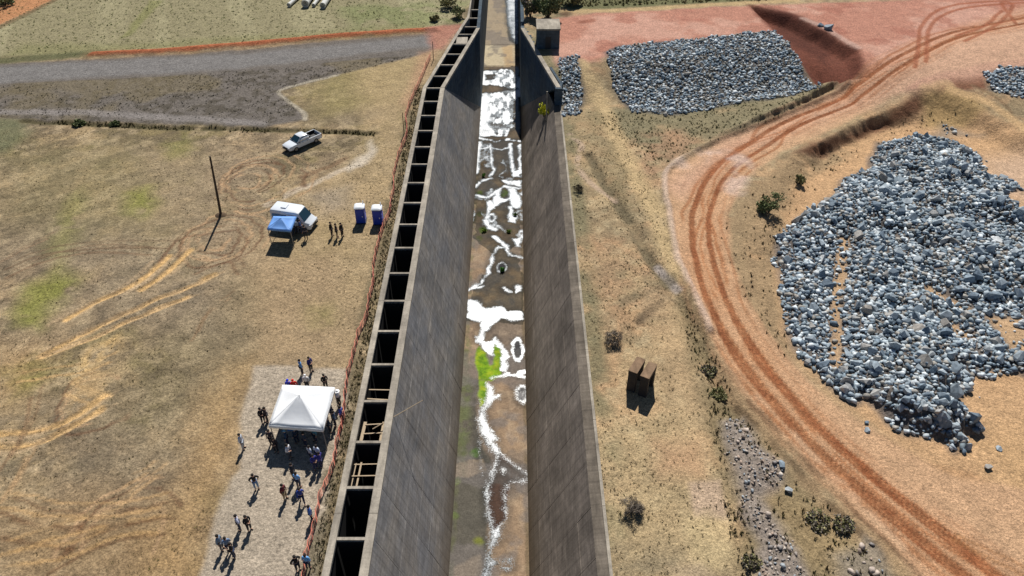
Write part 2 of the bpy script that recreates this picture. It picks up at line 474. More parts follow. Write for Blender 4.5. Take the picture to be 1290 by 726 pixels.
def paint_left(p, x, y):
    def blot(s, th, colr, k, seed, oct_=4):
        m = sstep(th - .08, th + .08, fbm(x, y, s, oct_, seed)) * k
        p.c += (np.array(lin(colr)) - p.c) * m[:, None]
    blot(16, .48, (136, 121, 98), .8, 1); blot(11, .54, (132, 122, 72), .6, 2); blot(6, .54, (190, 164, 122), .65, 3)
    blot(3.0, .54, (118, 105, 84), .55, 4); blot(1.4, .56, (196, 176, 138), .5, 5); blot(.8, .58, (112, 100, 80), .5, 6)
    p.poly(P2([(0, 190), (150, 180), (260, 200), (240, 300), (120, 300), (0, 280)]), (140, 132, 86), 5, .45); p.poly(P2([(180, 420), (300, 380), (330, 460), (280, 520), (180, 560), (120, 560)]), (152, 138, 100), 4, .4); p.poly(P2([(60, 520), (200, 540), (220, 640), (60, 640)]), (126, 114, 94), 5, .5)
    p.poly(P2([(430, 70), (540, 70), (500, 130), (400, 150), (390, 110)]), (158, 146, 84), 3, .6)
    st_ = fbm(x * .8 + y * .6, (y * .8 - x * .6) * 3.5, 3.0, 4, 9)
    p.c *= (1 + .5 * (st_ - .5))[:, None]
    # lighter dry strip beside the channel
    p.poly(P2([(440, 60), (560, 60), (520, 150), (500, 250), (470, 400), (440, 470), (330, 460), (290, 380), (310, 300), (400, 240), (470, 180)]), (184, 160, 116), 3, .65)
    p.poly(P2([(330, 330), (420, 320), (440, 460), (330, 470), (320, 400)]), (174, 148, 112), 2, .5)
    p.poly(P2([(180, 190), (330, 190), (360, 290), (330, 330), (240, 330), (170, 250)]), (172, 150, 122), 4, .4)
    p.poly(P2([(60, 300), (170, 290), (280, 330), (270, 420), (150, 400)]), (150, 136, 112), 4, .5)
    p.poly(P2([(285, 360), (315, 350), (320, 420), (295, 480), (270, 450)]), (122, 112, 88), 2, .5, noise=(3, .45))
    # orange sandy fringe along the gravel pad
    p.poly(P2([(316, 455), (300, 510), (298, 560), (272, 625), (255, 700), (245, 740), (170, 740), (200, 660), (230, 600), (250, 520), (285, 470)]), (188, 154, 100), 2.5, .75)
    p.poly(P2([(120, 620), (210, 640), (250, 740), (0, 740), (0, 650)]), (184, 150, 98), 4, .5)
    p.poly(P2([(0, 440), (60, 440), (50, 480), (0, 500)]), (190, 150, 88), 3, .6)
    # green patches
    for pg, k in (([(18, 408), (35, 362), (75, 338), (98, 350), (70, 385), (48, 412)], .9), ([(162, 240), (190, 232), (198, 255), (178, 275), (164, 265)], .9), ([(10, 470), (50, 450), (62, 470), (30, 490)], .6),
                  ([(210, 180), (235, 165), (240, 190), (215, 200)], .5), ([(390, 385), (415, 385), (418, 405), (398, 408)], .45), ([(60, 310), (95, 240), (110, 250), (80, 330)], .5)):
        p.poly(P2(pg), (141, 144, 60), 1.8, k, 1.6, noise=(2.0, .30))
    p.poly(P2([(-60, 146), (30, 148), (40, 165), (10, 190), (-60, 200)]), (112, 118, 84), 1.5, .8)
    # north field, mown in stripes
    p.poly(P2([(-200, 80), (125, 68), (550, 36), (640, -30), (-200, -30)]), (154, 147, 110), .8)
    nf = sstep(-.5, .5, poly_sd(x, y, P2([(-200, 80), (125, 68), (550, 36), (640, -30), (-200, -30)])))
    t = (x * 0.93 + y * 0.36)
    st = sstep(.45, .6, vnoise(t, t * 0 + 3, 3.2, 44)) * .55 * nf * fbm(x, y, 7, 3, 45) * 1.6
    p.c += (np.array(lin((176, 170, 130))) - p.c) * np.clip(st, 0, 1)[:, None]
    p.poly(P2([(150, 50), (165, 45), (205, 0), (190, 0)]), (134, 138, 72), .5, .6)
    p.poly(P2([(30, 55), (150, 55), (320, 45), (540, 28), (545, 40), (120, 70), (0, 72)]), (140, 140, 88), 2, .6)
    p.poly(P2([(420, 8), (590, 0), (588, 30), (450, 35)]), (128, 142, 82), 2.5, .6, noise=(3, .42))
    p.line(P2([(-60, 85), (0, 77), (60, 72), (125, 67)]), 2.6, (98, 102, 66), .85)
    # earth track top left
    p.poly(P2([(-80, 45), (0, 32), (66, 0), (90, -20), (-10, -20), (-80, 20)]), (196, 140, 96), .8, .95)
    p.line(P2([(-40, 45), (0, 34), (66, 1), (90, -14)]), 1.2, (120, 100, 66), .7)
    p.poly(P2([(-80, 20), (0, 9), (22, -2), (-80, -10)]), (92, 92, 60), 1)
    # gravel road and gravel field
    p.poly(P2([(-150, 92), (0, 80), (130, 74), (300, 63), (430, 50), (545, 42), (552, 60), (530, 69), (420, 96), (352, 114), (364, 128), (383, 140), (385, 152), (330, 160), (160, 154), (0, 148), (-150, 144)]), (118, 112, 105), .5, 1, .8)
    blo = sstep(-.3, .3, poly_sd(x, y, P2([(-150, 112), (0, 106), (200, 96), (400, 80), (540, 66), (420, 96), (352, 114), (385, 150), (330, 160), (0, 148), (-150, 144)])))
    n1 = fbm(x, y, 1.2, 3, 61); n2 = fbm(x, y, 8, 3, 62)
    p.c += (np.array(lin((92, 86, 74))) - p.c) * (blo * sstep(.48, .62, n1) * .8)[:, None]
    p.c += (np.array(lin((128, 116, 84))) - p.c) * (blo * sstep(.5, .65, n2) * .55)[:, None]
    p.poly(P2([(-150, 96), (0, 84), (300, 68), (540, 46), (545, 58), (300, 86), (0, 104), (-150, 112)]), (132, 131, 130), .9, .9)
    p.line(P2([(-60, 138), (0, 140), (120, 142), (240, 149), (330, 155)]), 1.6, (150, 145, 142), .75)
    p.line(P2(smooth_line([(425, 95), (390, 103), (356, 112), (353, 120), (372, 132), (384, 142), (384, 151)])), .55, (186, 178, 158), .8)
    p.line(BERM, 1.5, (198, 98, 62), .95); p.line(BERM, 3.4, (170, 128, 88), .35)
    p.poly(P2([(535, 34), (560, 32), (585, 30), (560, 62), (545, 62)]), (182, 128, 110), .8, .85)
    p.poly(P2([(530, 66), (552, 60), (530, 105), (512, 145), (506, 130), (520, 95)]), (188, 146, 112), 1.0, .6)
    p.line(DITCH, 1.3, (92, 86, 56), .9, noise=(2.0, .32))
    # pale scraped streaks by the van
    p.line(P2(smooth_line([(338, 258), (372, 240), (405, 226), (432, 214), (452, 208)])), .9, (206, 190, 164), .85, noise=(1.5, .35))
    p.poly(P2([(435, 212), (462, 190), (470, 176), (474, 190), (462, 206), (440, 216)]), (212, 200, 178), .6, .9)
    p.poly(P2([(390, 245), (440, 232), (438, 260), (405, 270)]), (166, 156, 140), 1.5, .5)
    p.line(P2([(380, 222), (415, 210), (435, 200)]), .9, (136, 108, 78), .7)
    # wheel ruts: loops and yellow tracks
    for c, rx in (((312, 228), (1.6, 2.3, 3.0, 3.7, 4.4, 5.0, 5.7)), ((318, 222), (2.4, 3.3, 4.1)), ((272, 300), (1.8, 2.5, 3.2, 4.0, 4.7)), ((265, 306), (2.6, 3.6)), ((120, 505), (2.5, 3.3)), ((150, 680), (3.0, 3.8, 4.6))):
        q = onL(*c)
        for i, r in enumerate(rx):
            a0 = 0.5 + i * .9 + c[0]
            pts = [(q.x + r * math.cos(a0 + t * .25) * (1 + .06 * math.sin(3 * t)) + .3 * i, q.y + r * 1.15 * math.sin(a0 + t * .25)) for t in range(17)]
            p.line(pts, .3, (118, 86, 60) if i % 2 else (200, 164, 120), .75, jit=1.2, noise=(2.0, .36))
    for r in RUTS: p.line(r, .62, (230, 188, 118), 1.0, noise=(1.3, .2)); p.line([(a + .8, b + .5) for a, b in r], .35, (206, 176, 130), .6, noise=(1.6, .4)); p.line([(a - 1.3, b - .9) for a, b in r], .4, (204, 176, 134), .55, noise=(1.6, .42)); p.line([(a - .55, b - .3) for a, b in r], .35, (112, 92, 66), .55, noise=(2, .45))
    for r, c in ((([(7, 340), (43, 325), (77, 317), (150, 312), (210, 312)]), (124, 100, 74)), ([(10, 350), (50, 332), (110, 318), (190, 320)], (136, 108, 80)), ([(300, 290), (250, 296), (220, 305), (200, 330)], (128, 96, 70)),
                 ([(245, 345), (285, 330), (300, 345)], (130, 100, 72)), ([(200, 654), (150, 664), (110, 672)], (116, 84, 52)), ([(210, 672), (160, 680), (110, 692), (60, 722)], (112, 82, 52)), ([(0, 640), (60, 650), (140, 651), (200, 641)], (208, 168, 108)),
                 ([(0, 646), (40, 660), (90, 664), (160, 660)], (124, 90, 58)), ([(0, 676), (40, 684), (90, 690)], (120, 88, 56)), ([(200, 671), (140, 678), (80, 700), (0, 714)], (206, 166, 104)), ([(0, 700), (60, 680), (130, 662)], (206, 166, 104)),
                 ([(83, 497), (110, 505), (131, 512)], (222, 182, 118)), ([(150, 640), (178, 615), (196, 600)], (204, 168, 116)), ([(0, 632), (20, 600), (32, 575)], (196, 160, 112)), ([(155, 612), (170, 605), (182, 596)], (204, 168, 116)),
                 ([(240, 430), (255, 400), (290, 375)], (150, 122, 88)), ([(40, 500), (30, 540), (0, 590)], (150, 118, 84)), ([(60, 300), (0, 330)], (150, 124, 94)), ([(20, 480), (100, 470), (140, 455)], (214, 174, 110))):
        p.line(P2(smooth_line(r, 5)), .3, c, .7, jit=.5, noise=(2.2, .26)); p.line([(a + .2, b + 1.25) for a, b in P2(smooth_line(r, 5))], 0.26, c, .55, jit=.6, noise=(2.2, .32))
    p.poly(P2([(108, 440), (150, 424), (157, 435), (120, 462), (106, 482), (94, 472)]), (220, 184, 116), .7, .85, 1.5, noise=(1.2, .38))
    p.poly(P2([(104, 470), (140, 460), (135, 500), (105, 525), (85, 520)]), (206, 170, 110), 1, .55, 1.5, noise=(1.0, .45))
    # gravel pad
    PADP = P2([(318, 462), (360, 461), (444, 466), (436, 520), (415, 620), (396, 740), (246, 740), (262, 690), (276, 627), (284, 617), (292, 600), (303, 588), (300, 545), (306, 505)])
    p.poly(PADP, (186, 173, 152), .28, .97, .55)
    # fringe beside the gallery wall
    m = (1 - sstep(.9, 1.4, np.abs(x + 13.4))) * (y < 104) * .75
    p.c += (np.array(lin((118, 108, 80))) - p.c) * (m * sstep(.25, .5, fbm(x, y, 1.2, 3, 81)))[:, None]

def paint_right(p, x, y):
    p.c[:] = lin((190, 160, 114))
    def blot(s, th, colr, k, seed, oct_=4):
        m = sstep(th - .08, th + .08, fbm(x, y, s, oct_, seed)) * k
        p.c += (np.array(lin(colr)) - p.c) * m[:, None]
    blot(9, .5, (158, 136, 100), .7, 101); blot(4, .55, (204, 160, 112), .6, 102); blot(1.6, .56, (136, 120, 90), .5, 103); blot(1.0, .6, (208, 186, 140), .4, 104)
    m = (1 - sstep(8.2, 9.6, x)) * sstep(.3, .55, fbm(x, y, 3, 3, 105)) * .8
    p.c += (np.array(lin((128, 122, 88))) - p.c) * m[:, None]
    p.poly(W2([(712, 140), (760, 150), (800, 230), (780, 270), (730, 200)]), (150, 134, 96), 1.5, .5)
    p.poly(W2([(730, 300), (800, 300), (850, 380), (830, 420), (760, 400)]), (176, 138, 100), 2, .5, noise=(1.5, .45))
    # red plateau and its pink spread
    p.poly(W2([(690, 24), (760, 16), (945, 8), (1300, -6), (1420, -6), (1420, 95), (1240, 100), (1150, 112), (1080, 120), (1040, 110), (985, 55), (765, 70), (755, 76), (700, 84)]), (192, 136, 114), .8)
    nb = fbm(x, y, 9, 4, 111)
    red = sstep(-1, 1, poly_sd(x, y, W2([(690, 24), (945, 8), (1420, -6), (1420, 95), (1100, 115), (985, 55), (700, 84)])))
    p.c += (np.array(lin((214, 162, 138))) - p.c) * (red * sstep(.48, .66, nb) * .8)[:, None]
    p.c += (np.array(lin((168, 106, 88))) - p.c) * (red * sstep(.56, .7, fbm(x, y, 5, 4, 113)) * .55)[:, None]
    p.poly(W2([(1080, 110), (1150, 60), (1290, 10), (1400, 0), (1400, 70), (1250, 88)]), (216, 160, 122), 3, .7)
    p.poly(CUT, (116, 66, 50), .8, .95); p.poly(W2([(960, 15), (1010, 30), (1050, 60), (1040, 80), (1000, 60)]), (88, 50, 40), 1.0, .7)
    p.line(W2([(1010, 28), (1035, 40), (1060, 48), (1080, 60)]), 1.2, (206, 168, 150), .6)
    p.poly(W2([(690, 8), (720, 14), (1000, -2), (1300, -14), (690, -20)]), (120, 118, 76), .8)
    p.line(W2([(712, 15), (770, 14), (850, 9), (1000, 0)]), 1.6, (204, 172, 116), .8); p.poly(W2([(700, 18), (712, 14), (722, 17), (712, 22)]), (96, 66, 44), .8, .8)
    p.line(W2([(732, 28), (745, 26)]), 1.4, (140, 82, 62), .7)
    # verge, toe of the riprap
    p.poly(W2([(740, 140), (800, 134), (850, 138), (1000, 120), (1040, 110), (1080, 98), (1060, 112), (985, 146), (880, 185), (835, 205), (800, 185)]), (138, 130, 96), 1.2, .85, noise=(4, .28))
    p.poly(W2([(800, 175), (850, 160), (880, 180), (840, 215), (815, 230)]), (188, 140, 104), 1.5, .55, noise=(2, .45))
    # pale track down from the plateau
    p.line(W2(smooth_line([(730, 78), (748, 112), (766, 150), (785, 190), (806, 230), (828, 275), (845, 315), (858, 345)])), 2.4, (208, 178, 124), .85, soft=1.6, noise=(4, .2))
    p.line(W2(smooth_line([(742, 130), (758, 170), (778, 215), (800, 262)])), 2.2, (150, 132, 92), .6, noise=(2.5, .4))
    p.line(GULLY, 1.3, (112, 102, 76), .8, noise=(3, .36))
    p.line(W2([(828, 338), (840, 352), (852, 368)]), .8, (188, 174, 164), .85)
    p.line(W2(smooth_line([(718, 170), (732, 185), (728, 205), (740, 225), (775, 255)])), .8, (206, 176, 150), .6, noise=(1.5, .35))
    p.line(W2([(770, 390), (800, 372), (830, 360), (845, 352)]), 1.4, (120, 108, 80), .6, noise=(2, .35))
    p.line(W2([(805, 405), (825, 388), (845, 380)]), 1.0, (98, 82, 62), .7, noise=(2, .3))
    p.poly(W2([(830, 390), (860, 390), (900, 520), (880, 600), (850, 580), (835, 480)]), (208, 172, 122), 2, .6)
    p.poly(W2([(740, 520), (860, 520), (930, 620), (930, 740), (770, 740)]), (206, 178, 126), 4, .5)
    p.poly(W2([(820, 560), (880, 560), (890, 600), (835, 600)]), (206, 156, 112), 1.5, .6)
    p.poly(W2([(772, 690), (900, 690), (930, 740), (775, 740)]), (150, 136, 106), 2, .6, noise=(1.2, .42))
    p.poly(W2([(838, 712), (880, 700), (905, 730), (850, 740)]), (196, 170, 132), .8, .8)
    # vegetated strip between flat and road
    p.poly(W2([(858, 370), (880, 400), (905, 455), (925, 520), (980, 580), (1040, 640), (1130, 740), (930, 740), (935, 660), (900, 560), (880, 480), (855, 410)]), (140, 122, 84), 1.2, .75, noise=(3, .3))
    p.poly(W2([(985, 625), (1040, 640), (1090, 680), (1060, 730), (1010, 700)]), (176, 148, 100), 2, .6)
    p.line(W2([(900, 470), (950, 520), (1010, 590), (1060, 640), (1120, 705), (1150, 740)]), 2.2, (176, 142, 100), .7, noise=(3, .3))
    p.line(W2([(930, 515), (975, 560), (1020, 608), (1068, 655), (1110, 700)]), .7, (98, 78, 54), .7, noise=(2.5, .36))
    # pit floor and sand
    p.poly(PIT, (212, 166, 114), 1.2, .9)
    p.poly(W2([(1240, 200), (1290, 190), (1400, 230), (1400, 300), (1250, 240)]), (208, 176, 148), 3, .6)
    p.poly(W2([(1230, 560), (1290, 540), (1400, 560), (1400, 660), (1290, 640)]), (212, 168, 110), 3, .6)
    p.line(W2([(1110, 555), (1160, 585), (1220, 600), (1290, 640)]), 1.2, (190, 140, 92), .5, noise=(2, .35))
    # inner bank and mound
    p.poly(W2([(905, 300), (930, 255), (985, 205), (1060, 180), (1075, 195), (1000, 235), (985, 300), (975, 340), (985, 410), (1005, 455), (985, 450), (940, 390), (912, 330)]), (168, 140, 100), .9, .9, noise=(3, .22))
    p.poly(W2([(1000, 192), (1040, 172), (1110, 145), (1150, 122), (1170, 120), (1165, 140), (1120, 162), (1060, 182), (1020, 198)]), (108, 70, 52), .8, .9)  # shade of the bank face, painted in as dark brown
    p.poly(W2([(1170, 112), (1200, 96), (1238, 96), (1246, 112), (1215, 116)]), (132, 86, 66), .8, .9)
    p.poly(W2([(1160, 120), (1200, 114), (1232, 125), (1238, 145), (1200, 162), (1165, 160)]), (184, 150, 92), 1.2, .9)
    p.line(W2(smooth_line([(1165, 112), (1210, 118), (1245, 130), (1275, 150), (1320, 185)])), 1.5, (220, 178, 120), .8)
    p.line(W2(smooth_line([(1225, 108), (1255, 122), (1275, 142)])), .7, (128, 100, 66), .6)
    # haul road
    ROAD = W2([(1330, 10), (1290, 22), (1200, 45), (1125, 85), (1062, 115), (990, 145), (905, 178), (855, 203), (838, 224), (842, 265), (852, 320), (870, 365), (895, 420), (935, 490), (975, 540), (1030, 596), (1085, 650), (1130, 692), (1160, 740),
               (1420, 740), (1420, 640), (1200, 600), (1080, 530), (1015, 478), (985, 440), (945, 390), (920, 330), (915, 270), (940, 226), (985, 192), (1040, 166), (1110, 130), (1165, 98), (1250, 78), (1330, 70)])
    p.poly(ROAD, (214, 168, 122), .5, .97, .7)
    p.poly(W2([(1140, 60), (1290, 10), (1420, -10), (1420, 80), (1180, 105), (1060, 145), (930, 200), (860, 250), (838, 230), (905, 180), (1060, 118)]), (216, 168, 136), 2.0, .7)
    d = line_dist(x, y, RUT_C)
    near = sstep(62, 48, y)
    jn = .25 * (fbm(x, y, 2, 3, 121) - .5)
    sgn = line_side(x, y, RUT_C)
    wan = 1.1 * (vnoise(y + x * .3, y * 0 + 1, 9, 127) - .5) + .5 * (vnoise(y + x * .3, y * 0 + 2, 3.5, 128) - .5)
    for off, w, k in ((0.95, 0.42, .95), (-0.95, 0.46, .92)):
        ww = w * (.8 + .55 * near); a = (1 - sstep(ww * .75, ww * 1.15, np.abs(sgn * d - off + jn * .5 + wan * .45))) * k * (.7 + .5 * fbm(x, y, 1.2, 3, 124))
        p.c += (np.array(lin((130, 78, 48))) - p.c) * np.clip(a, 0, 1)[:, None]
    for off, w, k, sd in ((1.55, .22, .6, 131), (-.35, .2, .6, 132), (-1.7, .25, .55, 133), (.3, .16, .5, 134), (2.6, .18, .4, 135)):
        a = (1 - sstep(w * .6, w * 1.3, np.abs(sgn * d - off + jn + wan * (1.6 if sd % 2 else -1.4)))) * k * sstep(.38, .56, fbm(x, y, 7, 3, sd))
        p.c += (np.array(lin((152, 92, 58))) - p.c) * np.clip(a, 0, 1)[:, None]
    a = np.exp(-((d + jn) / 2.4) ** 4) * .25 * (.4 + fbm(x, y, 3, 3, 122))
    p.c += (np.array(lin((196, 122, 76))) - p.c) * np.clip(a, 0, 1)[:, None]
    for off, k in ((-2.2, .4), (2.3, .35), (3.0, .3), (-3.1, .3)):
        a = np.exp(-((sgn * d - off + jn * 2) / .22) ** 2) * k * sstep(.35, .55, fbm(x, y, 6, 2, 123))
        p.c += (np.array(lin((176, 118, 78))) - p.c) * np.clip(a, 0, 1)[:, None]
    p.line(EDGE_L[len(EDGE_L) // 2 - 4:], .7, (216, 190, 170), .6, noise=(3, .3)); p.line(EDGE_L[:len(EDGE_L) // 2 - 8], .8, (84, 66, 48), .6, noise=(3, .25))  # second, dark stroke paints the shade line under the verge step
    p.line(W2(smooth_line([(858, 205), (900, 195), (935, 205), (925, 240)])), 2.5, (222, 196, 180), .55, noise=(3, .4))
    for r in (smooth_line([(1152, 85), (1157, 60), (1160, 35), (1180, 14), (1220, 4), (1300, 0)]), smooth_line([(1166, 78), (1168, 55), (1172, 34), (1190, 18), (1230, 8), (1300, 3)]),
              smooth_line([(1215, 52), (1250, 35), (1270, 18), (1275, 5), (1262, 5), (1280, 30)]), smooth_line([(1205, 45), (1240, 33), (1262, 14)])):
        p.line(W2(r), .7, (160, 92, 62), .75, jit=.3)
    for off, k in ((-.95 - .25, .5), (-.95 + .2, .5), (.95 + .22, .5), (.95 - .2, .5), (1.7, .5), (-1.75, .5)):
        a = np.exp(-((sgn * d - off + jn) / .09) ** 2) * k * near * sstep(.4, .5, fbm(x, y, 3, 3, 125 + int(off * 10)))
        p.c += (np.array(lin((206, 150, 104))) - p.c) * np.clip(a, 0, 1)[:, None]
    p.line(W2([(943, 506), (1000, 566), (1060, 626), (1127, 692), (1160, 725)]), .5, (120, 88, 60), .7, noise=(2.2, .4)); p.line(W2([(955, 500), (1010, 560), (1070, 620), (1140, 690)]), .7, (224, 182, 138), .5, noise=(2.5, .35))
    p.line(W2([(1200, 680), (1250, 705), (1300, 730)]), .3, (168, 118, 74), .6); p.line(W2([(1205, 674), (1250, 695), (1310, 722)]), .3, (168, 118, 74), .6)
    # ground under rocks
    for pg, c, k in ((ROCKPILE, (96, 100, 104), .85), (RIPRAP, (96, 94, 92), .95), (RIPRAP_S, (96, 94, 92), .9), (RIPRAP_R, (96, 94, 92), .9), (RUBBLE, (160, 146, 134), .9), (RUBBLE_B, (150, 138, 120), .8)):
        p.poly(pg, c, .7, k, 1.0)
    for g in GAPS: p.poly(g, (206, 166, 118), .7, .9, 1.0)
    p.poly(W2([(1150, 178), (1190, 155), (1240, 158), (1240, 172), (1200, 172)]), (150, 140, 126), 1, .6)
    # smooth square pad and round clearing
    p.poly(W2([(868, 608), (908, 605), (916, 655), (874, 652)]), (200, 170, 138), .3, .95, .3)
    p.poly(W2([(862, 655), (890, 645), (925, 665), (928, 700), (905, 718), (870, 705)]), (212, 186, 132), .8, .7)

def line_side(x, y, pts):
    """+1 / -1 by side of the nearest segment."""
    best = np.full(x.shape, 1e9); s = np.ones(x.shape)
    for (ax, ay), (bx, by) in zip(pts[:-1], pts[1:]):
        vx, vy = bx - ax, by - ay
        L = vx * vx + vy * vy + 1e-9
        t = np.clip(((x - ax) * vx + (y - ay) * vy) / L, 0, 1)
        d = np.hypot(x - ax - t * vx, y - ay - t * vy)
        b = d < best
        best = np.where(b, d, best); s = np.where(b, np.sign(vx * (y - ay) - vy * (x - ax)), s)
    return s

GROUND = ground_mat('ground_soil')
make_ground('ground', -1)
make_ground('ground', 1)
# the land beyond, out to the horizon
FARM = pmat('far_land', (150, 140, 100), 0.95, 0.25, 0.05, 0.4, 0.6, spec=0.1)
fm = MB()
for x0, x1, y0, y1 in ((-4000, -110, -3000, 5000), (110, 4000, -3000, 5000), (-110, -7.6, 150, 5000), (2.1, 110, 150, 5000), (-110, -12.95, -3000, 14), (7.2, 110, -3000, 14), (-7.6, 2.1, 420, 5000)):
    fm.add([(x0, y0, -.06), (x1, y0, -.06), (x1, y1, -.06), (x0, y1, -.06)], [(0, 1, 2, 3)])
tag(fm.build('terrain', FARM), kind='structure')

# ------------------------------------------------------------------ concrete channel
CON_L = concrete_mat('concrete_left', (122, 122, 124), (142, 136, 129), (.14, 6), tide=(104, 94, 82))
CON_R = concrete_mat('concrete_right', (116, 107, 98), (140, 129, 118), (.16, 6), tide=(92, 80, 64))
CON_TOP = concrete_mat('concrete_coping', (150, 142, 130), (172, 163, 148), (.12, 6), line=0.03)
CON_IN = pmat('concrete_inside', (40, 39, 38), 0.9, 0.15, 1.0)  # near-black base colour carries the deep shade of the cells
CON_WING = concrete_mat('concrete_wing', (58, 76, 92), (84, 94, 100), (.35, 6))  # dark navy puts the shade of faces turned from the sun into the colour

rp = random.Random(3)
BAY = 4.31
NB = 22
Y_NEAR = Y_COR - NB * BAY
wl = empty('channel_wall', (-11.4, 60, 0))
tag(wl, 'long hollow concrete wall with open cells along its top, left of the channel', 'channel wall', kind='thing')
def kid(mb, name, mat, root, smooth=False, bevel=0.0):
    """build in world coordinates under a root that only has a location."""
    mb.v = [(a - root.location.x, b - root.location.y, c - root.location.z) for a, b, c in mb.v]
    return mb.build(name, mat, root, smooth, bevel)
XI = -9.85
core = MB()
sec = [(-10.4, -.25), (XI - .06, -.25), (FLX - .06, -DEPTH), (FLX - .06, -DEPTH - 1), (-10.4, -DEPTH - 1)]
core.hexa([(x, -60, z) for x, z in sec], [(x, Y_COR, z) for x, z in sec])
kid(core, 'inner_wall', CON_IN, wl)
# the triangle of sloping face that runs out against the wing wall
toe = MB(); A, B, C = Vector((XI, Y_COR, 0)), Vector((FLX, Y_WING, 0)), Vector((FLX, Y_TOE, -DEPTH))
off = Vector((-.6, 0, -.4))
toe.hexa([A, Vector((FLX, Y_COR, -DEPTH)), C], [A + off, Vector((FLX, Y_COR, -DEPTH)) + off, C + off])
kid(toe, 'face_end', CON_L, wl)
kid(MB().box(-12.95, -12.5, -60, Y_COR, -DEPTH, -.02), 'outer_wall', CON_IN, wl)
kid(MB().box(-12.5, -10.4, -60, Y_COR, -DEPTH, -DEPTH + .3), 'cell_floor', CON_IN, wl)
for k in range(4):   # coping in long pours
    ya, yb = 8 + k * 23.75, 8 + (k + 1) * 23.75 - .02
    kid(MB().box(-12.99 + .01 * rp.random(), -12.45, ya, yb, -.25, .07 + .02 * rp.random()), 'coping', CON_TOP, wl, bevel=.02)
    kid(MB().box(-10.44, XI + .05 + .01 * rp.random(), ya, yb, -.25, .07 + .02 * rp.random()), 'coping', CON_TOP, wl, bevel=.02)
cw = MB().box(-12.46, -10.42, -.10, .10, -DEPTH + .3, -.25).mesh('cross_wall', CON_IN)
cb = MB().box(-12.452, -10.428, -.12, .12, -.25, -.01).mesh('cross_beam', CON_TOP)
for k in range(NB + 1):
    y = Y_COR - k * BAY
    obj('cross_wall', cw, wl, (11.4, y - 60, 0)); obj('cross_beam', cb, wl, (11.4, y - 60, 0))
# sloping face: cast panels, four lifts to a bay
def face_panels(root, x_top, z_top, x_bot, z_bot, rows, mat, sgn):
    a, b = Vector((x_top, 0, z_top)), Vector((x_bot, 0, z_bot))
    L = (b - a).length; d = (b - a).normalized(); n = Vector((-d.z * sgn, 0, d.x * sgn))
    n = n if n.z > 0 else -n
    h = L / rows
    mb = MB(); t = .22; g = .022
    lo = [d * g, d * g + Vector((0, BAY - 2 * g, 0)), d * (h - g) + Vector((0, BAY - 2 * g, 0)), d * (h - g)]
    mb.hexa([p - n * t for p in lo], [p for p in lo])
    me = mb.mesh('face_panel', mat)
    for k in range(NB):
        for r in range(rows):
            p = a + d * (h * r) + Vector((0, Y_COR - (k + 1) * BAY + g, 0)) + n * rp.uniform(0, .02)
            obj('face_panel', me, root, p - root.location)
face_panels(wl, XI, 0, FLX, -DEPTH, 6, CON_L, 1)

def slab(loop, off):
    return MB().hexa([Vector(p) for p in loop], [Vector(p) + Vector(off) for p in loop])
# left wing: face leans back to an upright wall, cells follow behind it
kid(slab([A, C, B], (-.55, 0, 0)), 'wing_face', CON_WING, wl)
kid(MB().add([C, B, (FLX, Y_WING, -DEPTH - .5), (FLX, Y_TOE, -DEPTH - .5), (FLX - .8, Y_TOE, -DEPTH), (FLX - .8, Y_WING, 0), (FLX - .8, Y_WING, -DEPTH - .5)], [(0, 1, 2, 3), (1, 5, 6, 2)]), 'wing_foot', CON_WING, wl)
def ribbon(pa, pb, w0, w1, z0, z1):
    """upright strip of wall between two plan points, from offset w0 to w1 in x."""
    return MB().hexa([(pa[0] + w0, pa[1], z0), (pa[0] + w1, pa[1], z0), (pb[0] + w1, pb[1], z0), (pb[0] + w0, pb[1], z0)],
                     [(pa[0] + w0, pa[1], z1), (pa[0] + w1, pa[1], z1), (pb[0] + w1, pb[1], z1), (pb[0] + w0, pb[1], z1)])
kid(ribbon((XI, Y_COR + .01), (FLX, Y_WING), -.55, .05, -.3, .09), 'coping', CON_TOP, wl)
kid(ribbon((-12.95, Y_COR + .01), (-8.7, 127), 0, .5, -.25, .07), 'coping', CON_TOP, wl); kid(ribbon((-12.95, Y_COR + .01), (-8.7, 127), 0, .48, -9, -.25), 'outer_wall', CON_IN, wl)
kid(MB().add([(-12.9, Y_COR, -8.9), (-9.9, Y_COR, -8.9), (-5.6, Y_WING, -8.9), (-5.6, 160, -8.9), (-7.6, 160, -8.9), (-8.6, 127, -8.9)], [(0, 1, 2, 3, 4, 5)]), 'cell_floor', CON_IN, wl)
kid(ribbon((-8.7, 127.01), (-7.9, 131), 0, .5, -4, .05), 'outer_wall', CON_TOP, wl)
kid(ribbon((-7.9, 131.01), (-7.6, 420), 0, .45, -4, -.15), 'outer_wall', CON_TOP, wl)
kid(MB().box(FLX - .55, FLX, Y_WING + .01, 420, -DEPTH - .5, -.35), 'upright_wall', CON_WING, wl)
for k in range(1, 9):
    y = Y_COR + k * 4.1
    xa = float(np.interp(y, XL_Y, XL_X)) + .45; xb = float(np.interp(y, [Y_COR, Y_WING, 160], [XI, FLX, FLX])) - .5
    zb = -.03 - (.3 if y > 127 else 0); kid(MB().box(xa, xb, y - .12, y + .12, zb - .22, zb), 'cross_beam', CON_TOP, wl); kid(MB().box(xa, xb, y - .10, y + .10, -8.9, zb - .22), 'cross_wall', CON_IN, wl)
ya = 119.6; kid(MB().box(float(np.interp(ya, XL_Y, XL_X)) + .9, float(np.interp(ya, [Y_COR, Y_WING], [XI, FLX])) - .6, ya, ya + 2.6, -.12, -.01), 'cover_slab', CON_TOP, wl)

